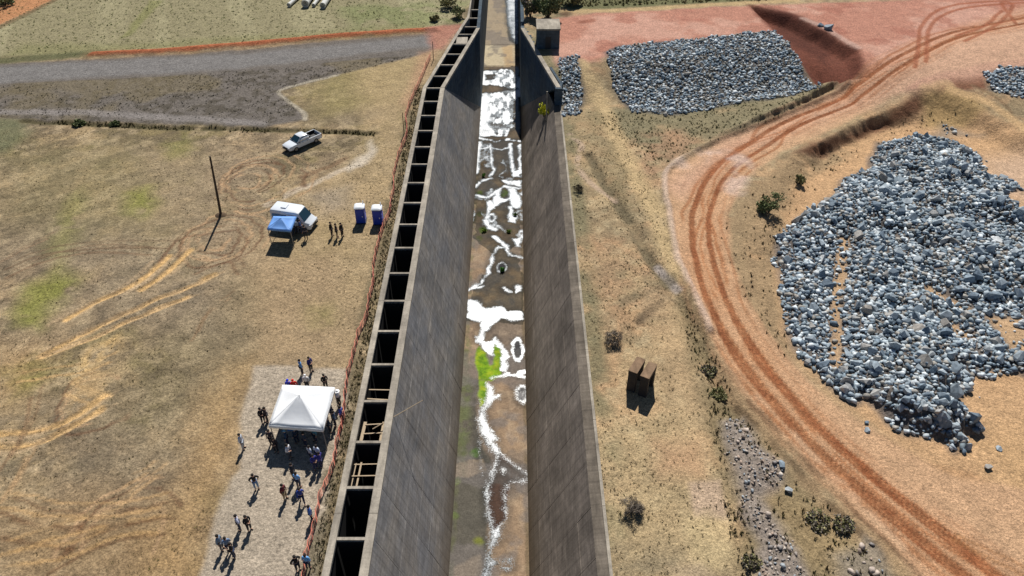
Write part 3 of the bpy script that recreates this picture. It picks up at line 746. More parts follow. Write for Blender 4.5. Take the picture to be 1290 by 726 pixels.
# right wall, lower, with a flat berm and kerb
wr = empty('channel_wall', (6.5, 60, LOW))
tag(wr, 'long sloping brown concrete wall with pale flat rim, right of the channel', 'channel wall', kind='thing')
XT, ZT = 6.15, LOW - .1
core = MB()
sec = [(7.15, LOW - .05), (XT + .1, ZT - .1), (FRX + .1, -DEPTH), (FRX + .1, -DEPTH - 1), (7.15, -DEPTH - 1)]
core.hexa([(x, -60, z) for x, z in sec], [(x, Y_COR + 1, z) for x, z in sec]); kid(core, 'inner_wall', CON_IN, wr)
face_panels(wr, XT, ZT, FRX, -DEPTH, 5, CON_R, -1)
for k in range(NB // 2):
    yb = Y_COR - k * 2 * BAY; ya = yb - 2 * BAY + .015
    j = rp.random() * .012
    kid(MB().hexa([(XT, ya, ZT - .2), (6.98, ya, LOW - .25), (6.98, yb, LOW - .25), (XT, yb, ZT - .2)], [(XT, ya, ZT + j), (6.98, ya, LOW + j), (6.98, yb, LOW + j), (XT, yb, ZT + j)]), 'berm_slab', CON_TOP_R if (CON_TOP_R := MATS.get('ctr') or MATS.setdefault('ctr', concrete_mat('concrete_berm', (98, 90, 80), (118, 109, 98), (.2, 6)))) else None, wr)
    kid(MB().box(6.985, 7.24, ya, yb - .01, LOW - .3, LOW + .1 + j), 'kerb', CON_TOP, wr, bevel=.02)
A2, B2, C2 = Vector((6.5, Y_COR, 0)), Vector((FRX, Y_WING, 0)), Vector((FRX, Y_TOE, -DEPTH))
t_ = (0 - ZT) / DEPTH; M2 = A2.lerp(C2, t_)
kid(slab([(XT, Y_COR, ZT), M2, C2, (FRX, Y_COR, -DEPTH)], (.5, 0, -.4)), 'face_end', CON_R, wr)
kid(slab([A2, B2, C2], (.6, 0, 0)), 'wing_face', CON_WING, wr)
kid(MB().add([C2, B2, (FRX, Y_WING, -DEPTH - .5), (FRX, Y_TOE, -DEPTH - .5), (FRX + .8, Y_WING, 0), (FRX + .8, Y_WING, -DEPTH - .5)], [(0, 1, 2, 3), (1, 4, 5, 2)]), 'wing_foot', CON_WING, wr)
kid(ribbon((6.5, Y_COR), (FRX, Y_WING), -.05, .62, -.3, .09), 'coping', CON_TOP, wr)
kid(MB().box(6.3, 7.3, Y_COR - .5, Y_COR + 1.2, LOW - 1, .06), 'end_pier', CON_WING, wr, bevel=.03)
kid(ribbon((7.1, Y_COR + 1.2), (FRX + .62, Y_WING), 0, .4, -4, -.02), 'back_wall', CON_WING, wr)
kid(MB().box(FRX, FRX + .6, Y_WING + .01, 420, -DEPTH - .5, -.2), 'upright_wall', CON_WING, wr)
kid(MB().box(5.0, 5.2, Y_COR - .9, Y_COR - .7, -5.5, -.2), 'gauge_post', CON_TOP, wr)

# ------------------------------------------------------------------ channel floor, water, painted glare
def PF(pts): return P2(pts, -DEPTH)
fs = .085
fx = np.linspace(FLX - .1, FRX + .1, int(7.2 / fs)); fy = np.arange(33, 180, fs)
FX, FY = np.meshgrid(fx, fy); x, y = FX.ravel(), FY.ravel()
p = Painter(x, y, (150, 127, 103))
p.jx = x + .5 * (fbm(x, y, 1.0, 4, 191) - .5); p.jy = y + .7 * (fbm(x, y, 1.0, 4, 157) - .5)
def blotf(s, th, colr, k, seed):
    m = sstep(th - .08, th + .08, fbm(x, y, s, 4, seed)) * k
    p.c += (np.array(lin(colr)) - p.c) * m[:, None]
blotf(2.5, .52, (126, 108, 90), .7, 201); blotf(1.2, .57, (170, 148, 122), .55, 202); blotf(5, .55, (112, 104, 96), .5, 203)
p.poly(PF([(590, 0), (660, 0), (657, 62), (600, 62)]), (156, 143, 122), .4, .8)
p.poly(PF([(606, 58), (648, 58), (650, 84), (604, 84)]), (190, 178, 150), .3, .8); p.poly(PF([(632, 58), (646, 58), (648, 84), (636, 84)]), (172, 144, 108), .5, .7)
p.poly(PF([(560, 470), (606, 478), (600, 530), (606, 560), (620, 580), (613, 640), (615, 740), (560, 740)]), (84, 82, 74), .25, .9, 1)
p.poly(PF([(572, 585), (608, 578), (612, 594), (590, 602), (573, 600)]), (162, 142, 116), .15, .9)
p.poly(PF([(572, 715), (605, 700), (610, 740), (570, 740)]), (156, 138, 114), .2, .8)
p.poly(PF([(580, 430), (592, 430), (594, 520), (585, 600), (576, 560), (578, 490)]), (96, 104, 66), .5, .7, noise=(.8, .4))
for (a, b, r, c) in ((598, 570, .5, (84, 112, 52)), (575, 606, .35, (104, 122, 50)), (603, 683, .45, (118, 122, 54)), (574, 650, .3, (92, 108, 58)), (636, 244, .7, (122, 140, 70)), (609, 290, .55, (110, 130, 44)), (605, 243, .5, (120, 130, 50)), (641, 292, .35, (104, 120, 48)), (604, 300, .5, (120, 118, 66)),
                     (605, 270, .5, (110, 108, 62)), (615, 390, .4, (120, 126, 120))):
    q = at(a, b, -DEPTH); p.poly([(q.x + r * math.cos(t), q.y + 1.3 * r * math.sin(t)) for t in np.linspace(0, 6, 9)], c, .25, .9)
p.line([(FLX + .15, 30), (FLX + .2, 60), (FLX + .1, 115)], .5, (96, 98, 66), .5, noise=(1.5, .45)); p.line([(FRX - .1, 30), (FRX - .15, 115)], .4, (106, 92, 70), .7, noise=(2, .35))

def field(polys, lines, jit=1.0, x=x, y=y):
    """largest signed distance over polygons and stroked lines."""
    jx = x + jit * (p.jx - x); jy = y + jit * (p.jy - y)
    f = np.full(x.shape, -9.0)
    for pg in polys: f = np.maximum(f, poly_sd(jx, jy, pg))
    for ln, w in lines: f = np.maximum(f, w / 2 - line_dist(jx, jy, ln))
    return f
def ell(cx, cy, rx, ry, n=14):
    q = at(cx, cy, -DEPTH); s = q.y * CP + (CAM_H + DEPTH) * SP
    a = at(cx, cy - ry, -DEPTH).y - q.y
    return [(q.x + rx * s / FPX * math.cos(t), q.y + a * math.sin(t)) for t in np.linspace(0, 2 * math.pi, n, endpoint=False)]
GLARE_P = [PF(g) for g in (
    [(604, 90), (640, 87), (657, 97), (657, 122), (649, 128), (647, 160), (638, 172), (603, 172), (604, 140), (606, 110)],
    [(588, 377), (600, 378), (610, 388), (632, 386), (640, 392), (657, 391), (658, 402), (645, 405), (632, 402), (620, 412), (611, 420), (609, 434), (599, 431), (604, 418), (605, 406), (588, 400)],
    [(598, 424), (612, 430), (624, 426), (634, 437), (641, 449), (638, 466), (631, 466), (630, 440), (622, 434), (621, 450), (616, 450), (606, 436)],
    [(612, 482), (620, 486), (624, 498), (632, 498), (630, 504), (622, 506), (613, 518), (613, 532), (628, 553), (622, 556), (632, 570), (628, 578), (612, 562), (603, 548), (600, 528), (604, 515), (612, 503), (614, 495)],
    [(621, 250), (628, 238), (650, 238), (657, 250), (656, 262), (646, 263), (641, 252), (628, 258), (620, 262)], [(644, 216), (656, 214), (656, 224), (646, 223)], [(630, 226), (657, 228), (657, 236), (640, 234)],
    [(640, 268), (652, 272), (650, 282), (641, 280)], [(646, 302), (657, 298), (657, 312), (650, 312)], [(616, 672), (632, 660), (632, 676), (622, 690), (620, 704), (628, 708), (620, 716), (614, 740), (602, 740), (612, 705), (614, 690)],
    [(612, 255), (620, 252), (624, 262), (616, 266)], [(648, 360), (656, 360), (656, 368), (649, 369)], [(636, -12), (654, -12), (654, 62), (644, 50), (638, 30)])]
GLARE_L = [(PF(l), w) for l, w in (
    ([(602, 174), (625, 179), (640, 176), (656, 178)], .5), ([(604, 180), (601, 205), (600, 218)], .9), ([(618, 182), (619, 206), (623, 215), (616, 222)], .5), ([(643, 182), (644, 206), (648, 220)], .7), ([(655, 182), (655, 220)], .5),
    ([(604, 188), (618, 186), (632, 189), (643, 187)], .4), ([(599, 236), (606, 229), (618, 225)], .5), ([(600, 246), (613, 250), (623, 243), (636, 236), (654, 238)], .7), ([(618, 254), (614, 268), (612, 278)], .6), ([(612, 278), (617, 288), (625, 290)], .7),
    ([(623, 299), (634, 307), (640, 313)], .7), ([(644, 262), (643, 274)], .8), ([(628, 311), (622, 320), (619, 328), (615, 344), (605, 357), (590, 366)], .42), ([(628, 311), (639, 313), (642, 322), (657, 325)], .32),
    ([(636, 364), (642, 368)], .5), ([(594, 364), (610, 360)], .35), ([(628, 474), (645, 473), (664, 475)], .2), ([(620, 476), (632, 472), (640, 470)], .4), ([(655, 470), (664, 468)], .5),
    ([(628, 576), (625, 584), (616, 606), (614, 620), (615, 651), (622, 674)], .5), ([(630, 570), (636, 577), (648, 586), (667, 598)], .22), ([(664, 605), (641, 607), (636, 620), (638, 651), (630, 668)], .22), ([(655, 606), (663, 605)], .35), ([(633, 592), (634, 594)], .35),
    ([(626, 710), (636, 704), (642, 706), (644, 712), (640, 716), (630, 714)], .22), ([(606, 505), (602, 540), (606, 600)], .0))]
rings = [(ell(619, 275, 6, 6), ell(619, 275, 3.2, 3.2)), (ell(652, 440, 7.6, 14.5), ell(652, 441, 5.6, 11.5)), (ell(657, 497, 8, 12), ell(658, 497, 6.4, 9.6)), (ell(632, 337, 6.0, 6.6), ell(632, 337, 5.3, 5.8))]
glare = field(GLARE_P, GLARE_L)
for a, b in rings: glare = np.maximum(glare, np.minimum(field([a], [], .6), -field([b], [], .6)))
holes = [PF(g) for g in ([(612, 94), (622, 94), (624, 100), (612, 101)], [(604, 107), (628, 108), (640, 113), (628, 116), (604, 118)])] + [ell(636, 244, 5.5, 6.5), ell(649, 269, 3, 4)]
glare = np.minimum(glare, -field(holes, [], 1))
far = sstep(at(645, 190, -DEPTH).y, at(645, 172, -DEPTH).y, y)
zone = sstep(at(645, 345, -DEPTH).y, at(645, 300, -DEPTH).y, y) * (1 - sstep(at(645, 185, -DEPTH).y, at(645, 168, -DEPTH).y, y))
iso = .08 - np.abs(fbm(x, y * .6, 2.4, 3, 330) - .5) * 2.6 - (1 - zone) * 2 - .35 * sstep(.55, .4, fbm(x, y, 4, 2, 331))
glare = np.maximum(glare, iso)
glare = glare - .02 + .22 * (fbm(x, y, .6, 4, 301) - .5) * 2
water = field([PF(g) for g in ([(600, 84), (660, 84), (660, 300), (645, 315), (620, 320), (595, 300), (596, 170)], [(596, 366), (618, 330), (628, 310), (660, 326), (660, 410), (585, 404)], [(635, -10), (656, -10), (655, 60), (640, 52)],
        [(630, 572), (650, 586), (667, 598), (663, 606), (641, 608), (638, 652), (622, 674), (615, 640), (617, 606)]
        )] + [a for a, b in rings], [], 1)
water = np.maximum(water, glare - .05)
water = water - .5 * sstep(.5, .6, fbm(x, y, 2.6, 3, 305)) * (glare < 0) * (y > 75) * (y < 110)
# puddle beds
p.poly(PF([(630, 572), (650, 586), (667, 598), (663, 606), (641, 608), (638, 652), (622, 674), (615, 640), (617, 606)]), (122, 88, 72), .1, .95)
for a, b in rings: p.poly(b, (104, 98, 102), .1, .9)
FLOORM = ground_mat('channel_concrete', .22, .3)
wet = sstep(-1.0, -.05, glare) * (.35 + .9 * fbm(x, y, 1.5, 4, 320))
p.c += (p.c * np.array((.52, .55, .6)) - p.c) * np.clip(wet, 0, 1)[:, None]
wb = sstep(.5, .62, fbm(x, y, 3.2, 4, 321)) * .6
p.c += (np.array(lin((112, 106, 102))) - p.c) * wb[:, None]
for pg, k in (([(603, 437), (611, 444), (617, 462), (622, 460), (622, 433), (630, 437), (632, 470), (618, 480), (603, 477), (599, 455)], 1), ([(604, 478), (613, 480), (613, 505), (606, 512), (603, 495)], .9)):
    p.poly(PF(pg), (122, 158, 34), .2, k); p.poly(PF(pg), (84, 120, 34), .2, .8, noise=(.5, .5)); p.poly(PF(pg), (158, 166, 44), .2, .7, noise=(.8, .55))
zf = -DEPTH + .03 * (fbm(x, y, 3, 3, 210) - .5)
ya_ = at(645, 84, -DEPTH).y; yb_ = at(645, 58, -DEPTH).y
zf = zf + .12 * sstep(ya_, ya_ + .3, y) + .1 * sstep(yb_, yb_ + .3, y)
fq = grid_faces(len(fy), len(fx))
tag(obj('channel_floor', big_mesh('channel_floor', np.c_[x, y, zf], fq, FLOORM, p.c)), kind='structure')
tag(MB().add([(FLX, -60, -DEPTH - .02), (FRX, -60, -DEPTH - .02), (FRX, 33.1, -DEPTH - .02), (FLX, 33.1, -DEPTH - .02), (FLX, 179.8, -DEPTH + .55), (FRX, 179.8, -DEPTH + .55), (FRX, 420, -DEPTH + .55), (FLX, 420, -DEPTH + .55)], [(0, 1, 2, 3), (4, 5, 6, 7)]).build('channel_floor', pmat('floor_far', (150, 135, 115), .9)), kind='structure')
def sheet(name, mask, dz, mat, colr=None):
    keep = np.nonzero((mask[fq] > 0).sum(1) >= 3)[0]
    q = fq[keep]; u, inv = np.unique(q, return_inverse=True)
    v = np.c_[x, y, zf + dz][u]
    return obj(name, big_mesh(name, v, inv.reshape(-1, 4), mat, None if colr is None else colr[u]))
WATER = bpy.data.materials.new('shallow_water'); n_, l_, b_ = nodes(WATER)
b_.inputs['Base Color'].default_value = (.75, .78, .76, 1); b_.inputs['Roughness'].default_value = .12; b_.inputs['IOR'].default_value = 1.33
tr = n_.new('ShaderNodeBsdfTransparent'); tr.inputs[0].default_value = (.68, .70, .68, 1)
gl = n_.new('ShaderNodeBsdfGlossy'); gl.inputs['Roughness'].default_value = .07
lw = n_.new('ShaderNodeFresnel'); lw.inputs[0].default_value = 1.36
mxs = n_.new('ShaderNodeMixShader')
geo_ = n_.new('ShaderNodeNewGeometry'); ns_ = n_.new('ShaderNodeTexNoise'); ns_.inputs['Scale'].default_value = 2.2; ns_.inputs['Detail'].default_value = 3
l_.new(geo_.outputs['Position'], ns_.inputs['Vector'])
bp_ = n_.new('ShaderNodeBump'); bp_.inputs['Strength'].default_value = .03; bp_.inputs['Distance'].default_value = .12; l_.new(ns_.outputs['Fac'], bp_.inputs['Height'])
l_.new(bp_.outputs[0], gl.inputs['Normal']); l_.new(bp_.outputs[0], lw.inputs['Normal'])
l_.new(lw.outputs[0], mxs.inputs[0]); l_.new(tr.outputs[0], mxs.inputs[1]); l_.new(gl.outputs[0], mxs.inputs[2]); l_.new(mxs.outputs[0], n_['Material Output'].inputs['Surface'])
GLARE = bpy.data.materials.new('glare_white'); n_, l_, b_ = nodes(GLARE)  # glare of sun and sky on shallow water, put into white colour
b_.inputs['Roughness'].default_value = .3
va = n_.new('ShaderNodeVertexColor'); va.layer_name = 'Col'; g2 = n_.new('ShaderNodeNewGeometry')
nz = n_.new('ShaderNodeTexNoise'); nz.inputs['Scale'].default_value = 7; nz.inputs['Detail'].default_value = 5; nz.inputs['Roughness'].default_value = .7; l_.new(g2.outputs['Position'], nz.inputs['Vector'])
ad = n_.new('ShaderNodeMath'); ad.operation = 'MULTIPLY_ADD'; ad.inputs[1].default_value = 1.5; ad.inputs[2].default_value = -.8; l_.new(nz.outputs['Fac'], ad.inputs[0])
a2 = n_.new('ShaderNodeMath'); a2.operation = 'ADD'; l_.new(va.outputs['Color'], a2.inputs[0]); l_.new(ad.outputs[0], a2.inputs[1])
mr2 = n_.new('ShaderNodeMapRange'); mr2.inputs[1].default_value = .08; mr2.inputs[2].default_value = .7; l_.new(a2.outputs[0], mr2.inputs[0])
cr = n_.new('ShaderNodeValToRGB'); cr.color_ramp.elements[0].position = .3; cr.color_ramp.elements[0].color = (.30, .36, .41, 1); cr.color_ramp.elements[1].position = 1.0; cr.color_ramp.elements[1].color = (.86, .88, .90, 1); l_.new(a2.outputs[0], cr.inputs[0]); l_.new(cr.outputs[0], b_.inputs['Base Color'])
t2_ = n_.new('ShaderNodeBsdfTransparent'); m2_ = n_.new('ShaderNodeMixShader'); l_.new(mr2.outputs[0], m2_.inputs[0]); l_.new(t2_.outputs[0], m2_.inputs[1]); l_.new(b_.outputs[0], m2_.inputs[2]); l_.new(m2_.outputs[0], n_['Material Output'].inputs['Surface'])
nearf = sstep(at(645, 470, -DEPTH).y, at(645, 500, -DEPTH).y, y)
nearf = sstep(at(645, 470, -DEPTH).y, at(645, 500, -DEPTH).y, y); topf = sstep(at(645, 75, -DEPTH).y, at(645, 65, -DEPTH).y, y)
lo_ = -.22 - .14 * nearf
cover = np.clip((glare - .07 * nearf - lo_) / (.55 + .42 * nearf + .5 * topf), 0, 1) * (.45 + .95 * fbm(x, y, 1.3, 4, 311)) * (1 - .28 * nearf) * (1 - .25 * topf) 
cover = cover + .25 * far * (1 - topf) - far * (1 - topf) * .8 * sstep(.42, .6, fbm(x, y * .35, .7, 4, 303)) * (.35 + .65 * sstep(-4.9, -3.2, x)) 
tag(sheet('water', water, .012, WATER), kind='structure')
tag(sheet('glare', glare + .2 + .12 * nearf, .03, GLARE, np.repeat(np.clip(cover, 0, 1.3)[:, None], 3, 1)), 'white glare on the wet channel floor, painted as a sheet', 'glare', kind='stuff')
# ------------------------------------------------------------------ rocks
def rock_mesh(seed, sub=1):
    r = random.Random(seed)
    bm = bmesh.new()
    sx, sy, sz = r.uniform(.9, 1.35), r.uniform(.75, 1.05), r.uniform(.55, .85)
    for _ in range(14):
        d = Vector((r.gauss(0, 1), r.gauss(0, 1), r.gauss(0, 1))).normalized() * r.uniform(.85, 1.08)
        bm.verts.new((d.x * sx, d.y * sy, d.z * sz))
    h = bmesh.ops.convex_hull(bm, input=bm.verts)
    bmesh.ops.delete(bm, geom=[g for g in h['geom_interior'] if isinstance(g, bmesh.types.BMVert)], context='VERTS')
    bmesh.ops.triangulate(bm, faces=bm.faces)
    me = bpy.data.meshes.new('rock'); bm.to_mesh(me); bm.free()
    return me
def rock_material(name, attr):
    m = bpy.data.materials.new(name); n, l, b = nodes(m)
    b.inputs['Roughness'].default_value = .75; b.inputs['Specular IOR Level'].default_value = .35
    geo = n.new('ShaderNodeNewGeometry')
    ns = n.new('ShaderNodeTexNoise'); ns.inputs['Scale'].default_value = 4; ns.inputs['Detail'].default_value = 5
    l.new(geo.outputs['Position'], ns.inputs['Vector'])
    rm = n.new('ShaderNodeMapRange'); rm.inputs[1].default_value = .3; rm.inputs[2].default_value = .7; rm.inputs[3].default_value = .7; rm.inputs[4].default_value = 1.3
    l.new(ns.outputs['Fac'], rm.inputs[0])
    if attr:
        src = n.new('ShaderNodeVertexColor'); src.layer_name = 'Col'; c = src.outputs['Color']
    else:
        oi = n.new('ShaderNodeObjectInfo'); rp_ = n.new('ShaderNodeValToRGB'); l.new(oi.outputs['Random'], rp_.inputs[0])
        e = rp_.color_ramp.elements; e[0].color = lin4((108, 124, 138)); e[1].color = lin4((214, 219, 221))
        for ps, cc in ((.35, (138, 152, 162)), (.7, (166, 177, 184)), (.85, (146, 140, 132))):
            k = e.new(ps); k.color = lin4(cc)
        c = rp_.outputs[0]
    mu = n.new('ShaderNodeVectorMath'); mu.operation = 'SCALE'; l.new(c, mu.inputs[0]); l.new(rm.outputs[0], mu.inputs['Scale'])
    l.new(mu.outputs[0], b.inputs['Base Color'])
    return m
ROCK_O, ROCK_A = rock_material('rock_single', False), rock_material('rock_mass', True)
RM = [rock_mesh(100 + i) for i in range(14)]
for me in RM: me.materials.append(ROCK_O)
RV = []
for me in RM:
    v = np.zeros(len(me.vertices) * 3); me.vertices.foreach_get('co', v)
    f = np.zeros(len(me.polygons) * 3, np.int32); me.polygons.foreach_get('vertices', f)
    RV.append((v.reshape(-1, 3), f.reshape(-1, 3)))

rng = np.random.default_rng(11)
def scatter(pg, cell, smin, smax, power=2.2, excl=(), thin=None):
    a = np.array(pg); x0, x1, y0, y1 = a[:, 0].min(), a[:, 0].max(), a[:, 1].min(), a[:, 1].max()
    gx, gy = np.meshgrid(np.arange(x0, x1, cell), np.arange(y0, y1, cell))
    x = gx.ravel() + rng.uniform(-.5, .5, gx.size) * cell * 1.1; y = gy.ravel() + rng.uniform(-.5, .5, gx.size) * cell * 1.1
    k = poly_sd(x, y, list(pg)) + 1.8 * (fbm(x, y, 2.0, 3, 5) - .5) > 0
    for g in excl: k &= (poly_sd(x, y, g) < -.1) | (rng.random(x.size) < (.3 if abs(g[0][0] - g[1][0]) < 1.6 else .14))
    if thin: k &= rng.random(x.size) < thin(x, y)
    x, y = x[k], y[k]
    s = smin + (smax - smin) * rng.random(x.size) ** power
    z = zR(x, y)
    # keep what the frame can show
    zc = y * CP + (CAM_H - z) * SP; px = 645 + FPX * x / zc; py = 363 + FPX * ((CAM_H - z) * CP - y * SP) / zc
    v = (px > -60) & (px < 1350) & (py > -60) & (py < 790)
    return np.c_[x, y, z, s, zc][v]
def rot_mats(n):
    q = rng.normal(size=(n, 4)); q /= np.linalg.norm(q, axis=1)[:, None]
    w, x, y, z = q.T
    return np.stack([np.stack([1 - 2 * (y * y + z * z), 2 * (x * y - z * w), 2 * (x * z + y * w)], -1), np.stack([2 * (x * y + z * w), 1 - 2 * (x * x + z * z), 2 * (y * z - x * w)], -1),
                     np.stack([2 * (x * z - y * w), 2 * (y * z + x * w), 1 - 2 * (x * x + y * y)], -1)], 1)
def rock_mass(name, R_, label, cat, palette, lift=.35):
    n = len(R_); V, F, C = [], [], []
    M = rot_mats(n); idx = rng.integers(0, len(RV), n); o = 0
    pal = np.array([lin(c) for c in palette]); ci = rng.integers(0, len(pal), n); br = rng.uniform(.82, 1.3, n)
    for b in range(len(RV)):
        I = np.nonzero(idx == b)[0]
        v, f = RV[b]
        P = np.einsum('nij,vj->nvi', M[I], v) * R_[I, 3][:, None, None]
        P[:, :, 2] *= .8
        P += R_[I, None, 0:3]; P[:, :, 2] += (R_[I, 3] * lift)[:, None]
        V.append(P.reshape(-1, 3)); F.append((f[None] + (np.arange(len(I)) * len(v))[:, None, None]).reshape(-1, 3) + o); o += len(I) * len(v)
        C.append(np.repeat(pal[ci[I]] * br[I][:, None], len(v), 0))
    me = big_mesh(name, np.concatenate(V), np.concatenate(F), ROCK_A, np.clip(np.concatenate(C), 0, .9), smooth=False)
    return tag(obj(name, me), label, cat, kind='stuff')
BLUE = [(122, 138, 150), (144, 158, 168), (168, 179, 186), (194, 202, 206), (100, 116, 130), (158, 154, 146), (132, 146, 154), (204, 211, 214)]
band = lambda x, y: .45 + .9 * fbm(x, y, 4, 3, 77)
pile = np.concatenate([scatter(ROCKPILE, .37, .15, .42, 1.5, GAPS, lambda x, y: .75 + .6 * fbm(x, y, 4, 3, 77)), scatter(ROCKPILE, 1.1, .4, .8, 2.4, GAPS, lambda x, y: .2 + 1.2 * (fbm(x, y, 6, 3, 78) - .2))])
halo = [(a + (a - 30) * .06, b + (b - 55) * .05) for a, b in ROCKPILE]
hl = scatter(halo, 1.2, .1, .3, 2.2, (), lambda x, y: .45 * np.exp(-np.maximum(0, -poly_sd(x, y, ROCKPILE)) / .9))
pile = np.concatenate([pile, hl])
order = np.argsort(-(pile[:, 3] / pile[:, 4]))
single, rest = pile[order[:285]], pile[order[285:]]
GR = 'large loose boulders of the rock heap'
for i, (x_, y_, z_, s_, zc_) in enumerate(single):
    o = obj('boulder', RM[i % len(RM)], None, (x_, y_, z_ + .35 * s_), (rnd.uniform(0, 6.3), rnd.uniform(0, 6.3), rnd.uniform(0, 6.3)), (s_,) * 3)
    tag(o, 'large blue-grey angular boulder lying in the big rock heap inside the road bend', 'boulder', GR)
rock_mass('rock_heap', rest, 'heap of smaller blue-grey broken rocks between the large boulders', 'rocks', BLUE)
rock_mass('riprap', np.concatenate([scatter(RIPRAP, .4, .15, .36, 1.4), scatter(RIPRAP, 1.8, .34, .52)]), 'grey riprap covering the bank below the red earth platform', 'riprap', BLUE + [(120, 118, 110)])
rock_mass('riprap', scatter(RIPRAP_S, .4, .15, .36, 1.4), 'narrow strip of grey riprap beside the right wing wall', 'riprap', BLUE)
rock_mass('riprap', scatter(RIPRAP_R, .45, .18, .4, 1.4), 'grey riprap bank at the right edge above the sandy pit', 'riprap', BLUE)
PALE = [(176, 162, 150), (160, 150, 142), (186, 176, 166), (140, 134, 130), (150, 156, 160), (170, 150, 134)]
rub = np.concatenate([scatter(RUBBLE, .3, .07, .2, 1.8, (), lambda x, y: .25 + 1.0 * fbm(x, y, 2.0, 3, 79)), scatter(RUBBLE, .85, .18, .42, 2.2, (), lambda x, y: 1.6 * (fbm(x, y, 3, 3, 80) - .25))])
rock_mass('rubble', rub, 'ridge of pale broken rubble and grit beside the haul road', 'rubble', PALE)
rub = np.concatenate([scatter(RUBBLE_B, .5, .12, .3, 1.8, (), lambda x, y: .9 * fbm(x, y, 2.0, 3, 79)), scatter(RUBBLE_B, 1.2, .25, .5, 2.0, (), lambda x, y: .5 + 0 * x)])
rock_mass('rubble', rub, 'patch of pale stones in dry grass at the bottom edge by the road', 'rubble', PALE)
debris = scatter(W2([(1170, 172), (1190, 158), (1240, 160), (1238, 175), (1205, 172)]), .6, .15, .45, 2.0, (), lambda x, y: .6 + 0 * x)
rock_mass('rubble', debris, 'thin scatter of grey stones on sand above the big rock heap', 'rubble', BLUE)
for px_, py_, s_, lab in ((1092, 543, .34, 'small grey boulder alone on sand just below the rock heap, nearer the road'), (1091, 533, .26, 'smallest grey stone beside the tip of the rock heap'), (1245, 591, .42, 'lone dark grey boulder on open sand right of the rock heap'),
                          (993, 620, .42, 'pale grey boulder alone in dry grass between rubble ridge and road'), (985, 587, .4, 'grey boulder at the right end of the pale rubble ridge'), (1258, 566, .3, 'pale stone on sand at the right, above the lone dark boulder'),
                          (1046, 37, .95, 'dark rock on the red earth platform by the eroded cut'), (1034, 33, .6, 'smaller dark rock beside the larger one on red platform')):
    q = onR(px_, py_)
    tag(obj('boulder', RM[int(px_) % len(RM)], None, (q.x, q.y, q.z + .3 * s_), (0, 0, px_), (s_, s_ * .9, s_)), lab, 'boulder')

# ------------------------------------------------------------------ plants
LEAFM = {}
def attr_mat(name, rough=.8):
    m = bpy.data.materials.new(name); n, l, b = nodes(m)
    a = n.new('ShaderNodeVertexColor'); a.layer_name = 'Col'
    l.new(a.outputs['Color'], b.inputs['Base Color']); b.inputs['Roughness'].default_value = rough; b.inputs['Specular IOR Level'].default_value = .2
    return m
LEAF = attr_mat('leaf')
def tufts(name, pts, zfun, h, rad, palette, label, nb=8):
    """grass tussocks: fans of bent blades."""
    n = len(pts); x, y = pts[:, 0], pts[:, 1]; z = zfun(x, y)
    sc = rng.uniform(.5, 1.3, n) ** 1.4
    ang = rng.uniform(0, 6.283, (n, nb)); r = rng.uniform(.3, 1, (n, nb)) * rad * sc[:, None]; hh = rng.uniform(.6, 1.2, (n, nb)) * h * sc[:, None]
    bx = x[:, None] + .35 * r * np.cos(ang); by = y[:, None] + .35 * r * np.sin(ang)
    w = .22 * rad * sc[:, None]
    a = np.stack([bx - w * np.sin(ang), by + w * np.cos(ang), np.repeat(z[:, None], nb, 1) - .02], -1)
    b = np.stack([bx + w * np.sin(ang), by - w * np.cos(ang), np.repeat(z[:, None], nb, 1) - .02], -1)
    c = np.stack([x[:, None] + r * np.cos(ang), y[:, None] + r * np.sin(ang), z[:, None] + hh], -1)
    V = np.stack([a, b, c], 2).reshape(-1, 3)
    pal = np.array([lin(q) for q in palette]); C = np.repeat(pal[rng.integers(0, len(pal), n)] * rng.uniform(.7, 1.2, n)[:, None], nb * 3, 0)
    me = big_mesh(name, V, np.arange(len(V)).reshape(-1, 3), LEAF, C, smooth=False)
    return tag(obj(name, me), label, 'grass', kind='stuff')
def rand_in(pg, n, thin=None):
    a = np.array(pg); out = []
    x = rng.uniform(a[:, 0].min(), a[:, 0].max(), n); y = rng.uniform(a[:, 1].min(), a[:, 1].max(), n)
    k = poly_sd(x, y, list(pg)) > 0
    if thin is not None: k &= rng.random(n) < thin(x, y)
    return np.c_[x, y][k]
DRY = [(116, 100, 72), (104, 92, 66), (138, 120, 86), (110, 106, 70), (92, 78, 58)]
OLV = [(126, 122, 84), (140, 132, 96), (112, 106, 76), (150, 140, 108), (104, 108, 70)]
GRN = [(92, 100, 52), (76, 84, 46), (110, 112, 64), (86, 80, 50), (66, 74, 40)]
flat = W2([(715, 145), (800, 150), (830, 210), (850, 340), (900, 470), (935, 640), (925, 740), (772, 740), (740, 460)])
tufts('grass_tussocks', rand_in(flat, 9000, lambda x, y: 1.7 * (fbm(x, y, 5, 3, 401) - .25)), zR, .07, .13, DRY, 'small dark grass tussocks dotted over the sandy flat right of the channel')
strip = W2([(862, 372), (905, 455), (930, 520), (985, 580), (1045, 640), (1130, 745), (930, 745), (900, 560), (865, 430)])
tufts('grass_tussocks', rand_in(strip, 4200, lambda x, y: 1.9 * (fbm(x, y, 4, 3, 402) - .22)), zR, .18, .18, OLV + DRY, 'rough green and brown grass along the bank left of the haul road')
verge2 = W2([(740, 142), (850, 139), (1000, 121), (1075, 98), (985, 146), (880, 185), (820, 215), (790, 180)])
tufts('grass_tussocks', rand_in(verge2, 5000, lambda x, y: .8 + 0 * x), zR, .14, .22, OLV, 'olive grass on the raised verge between riprap and haul road')
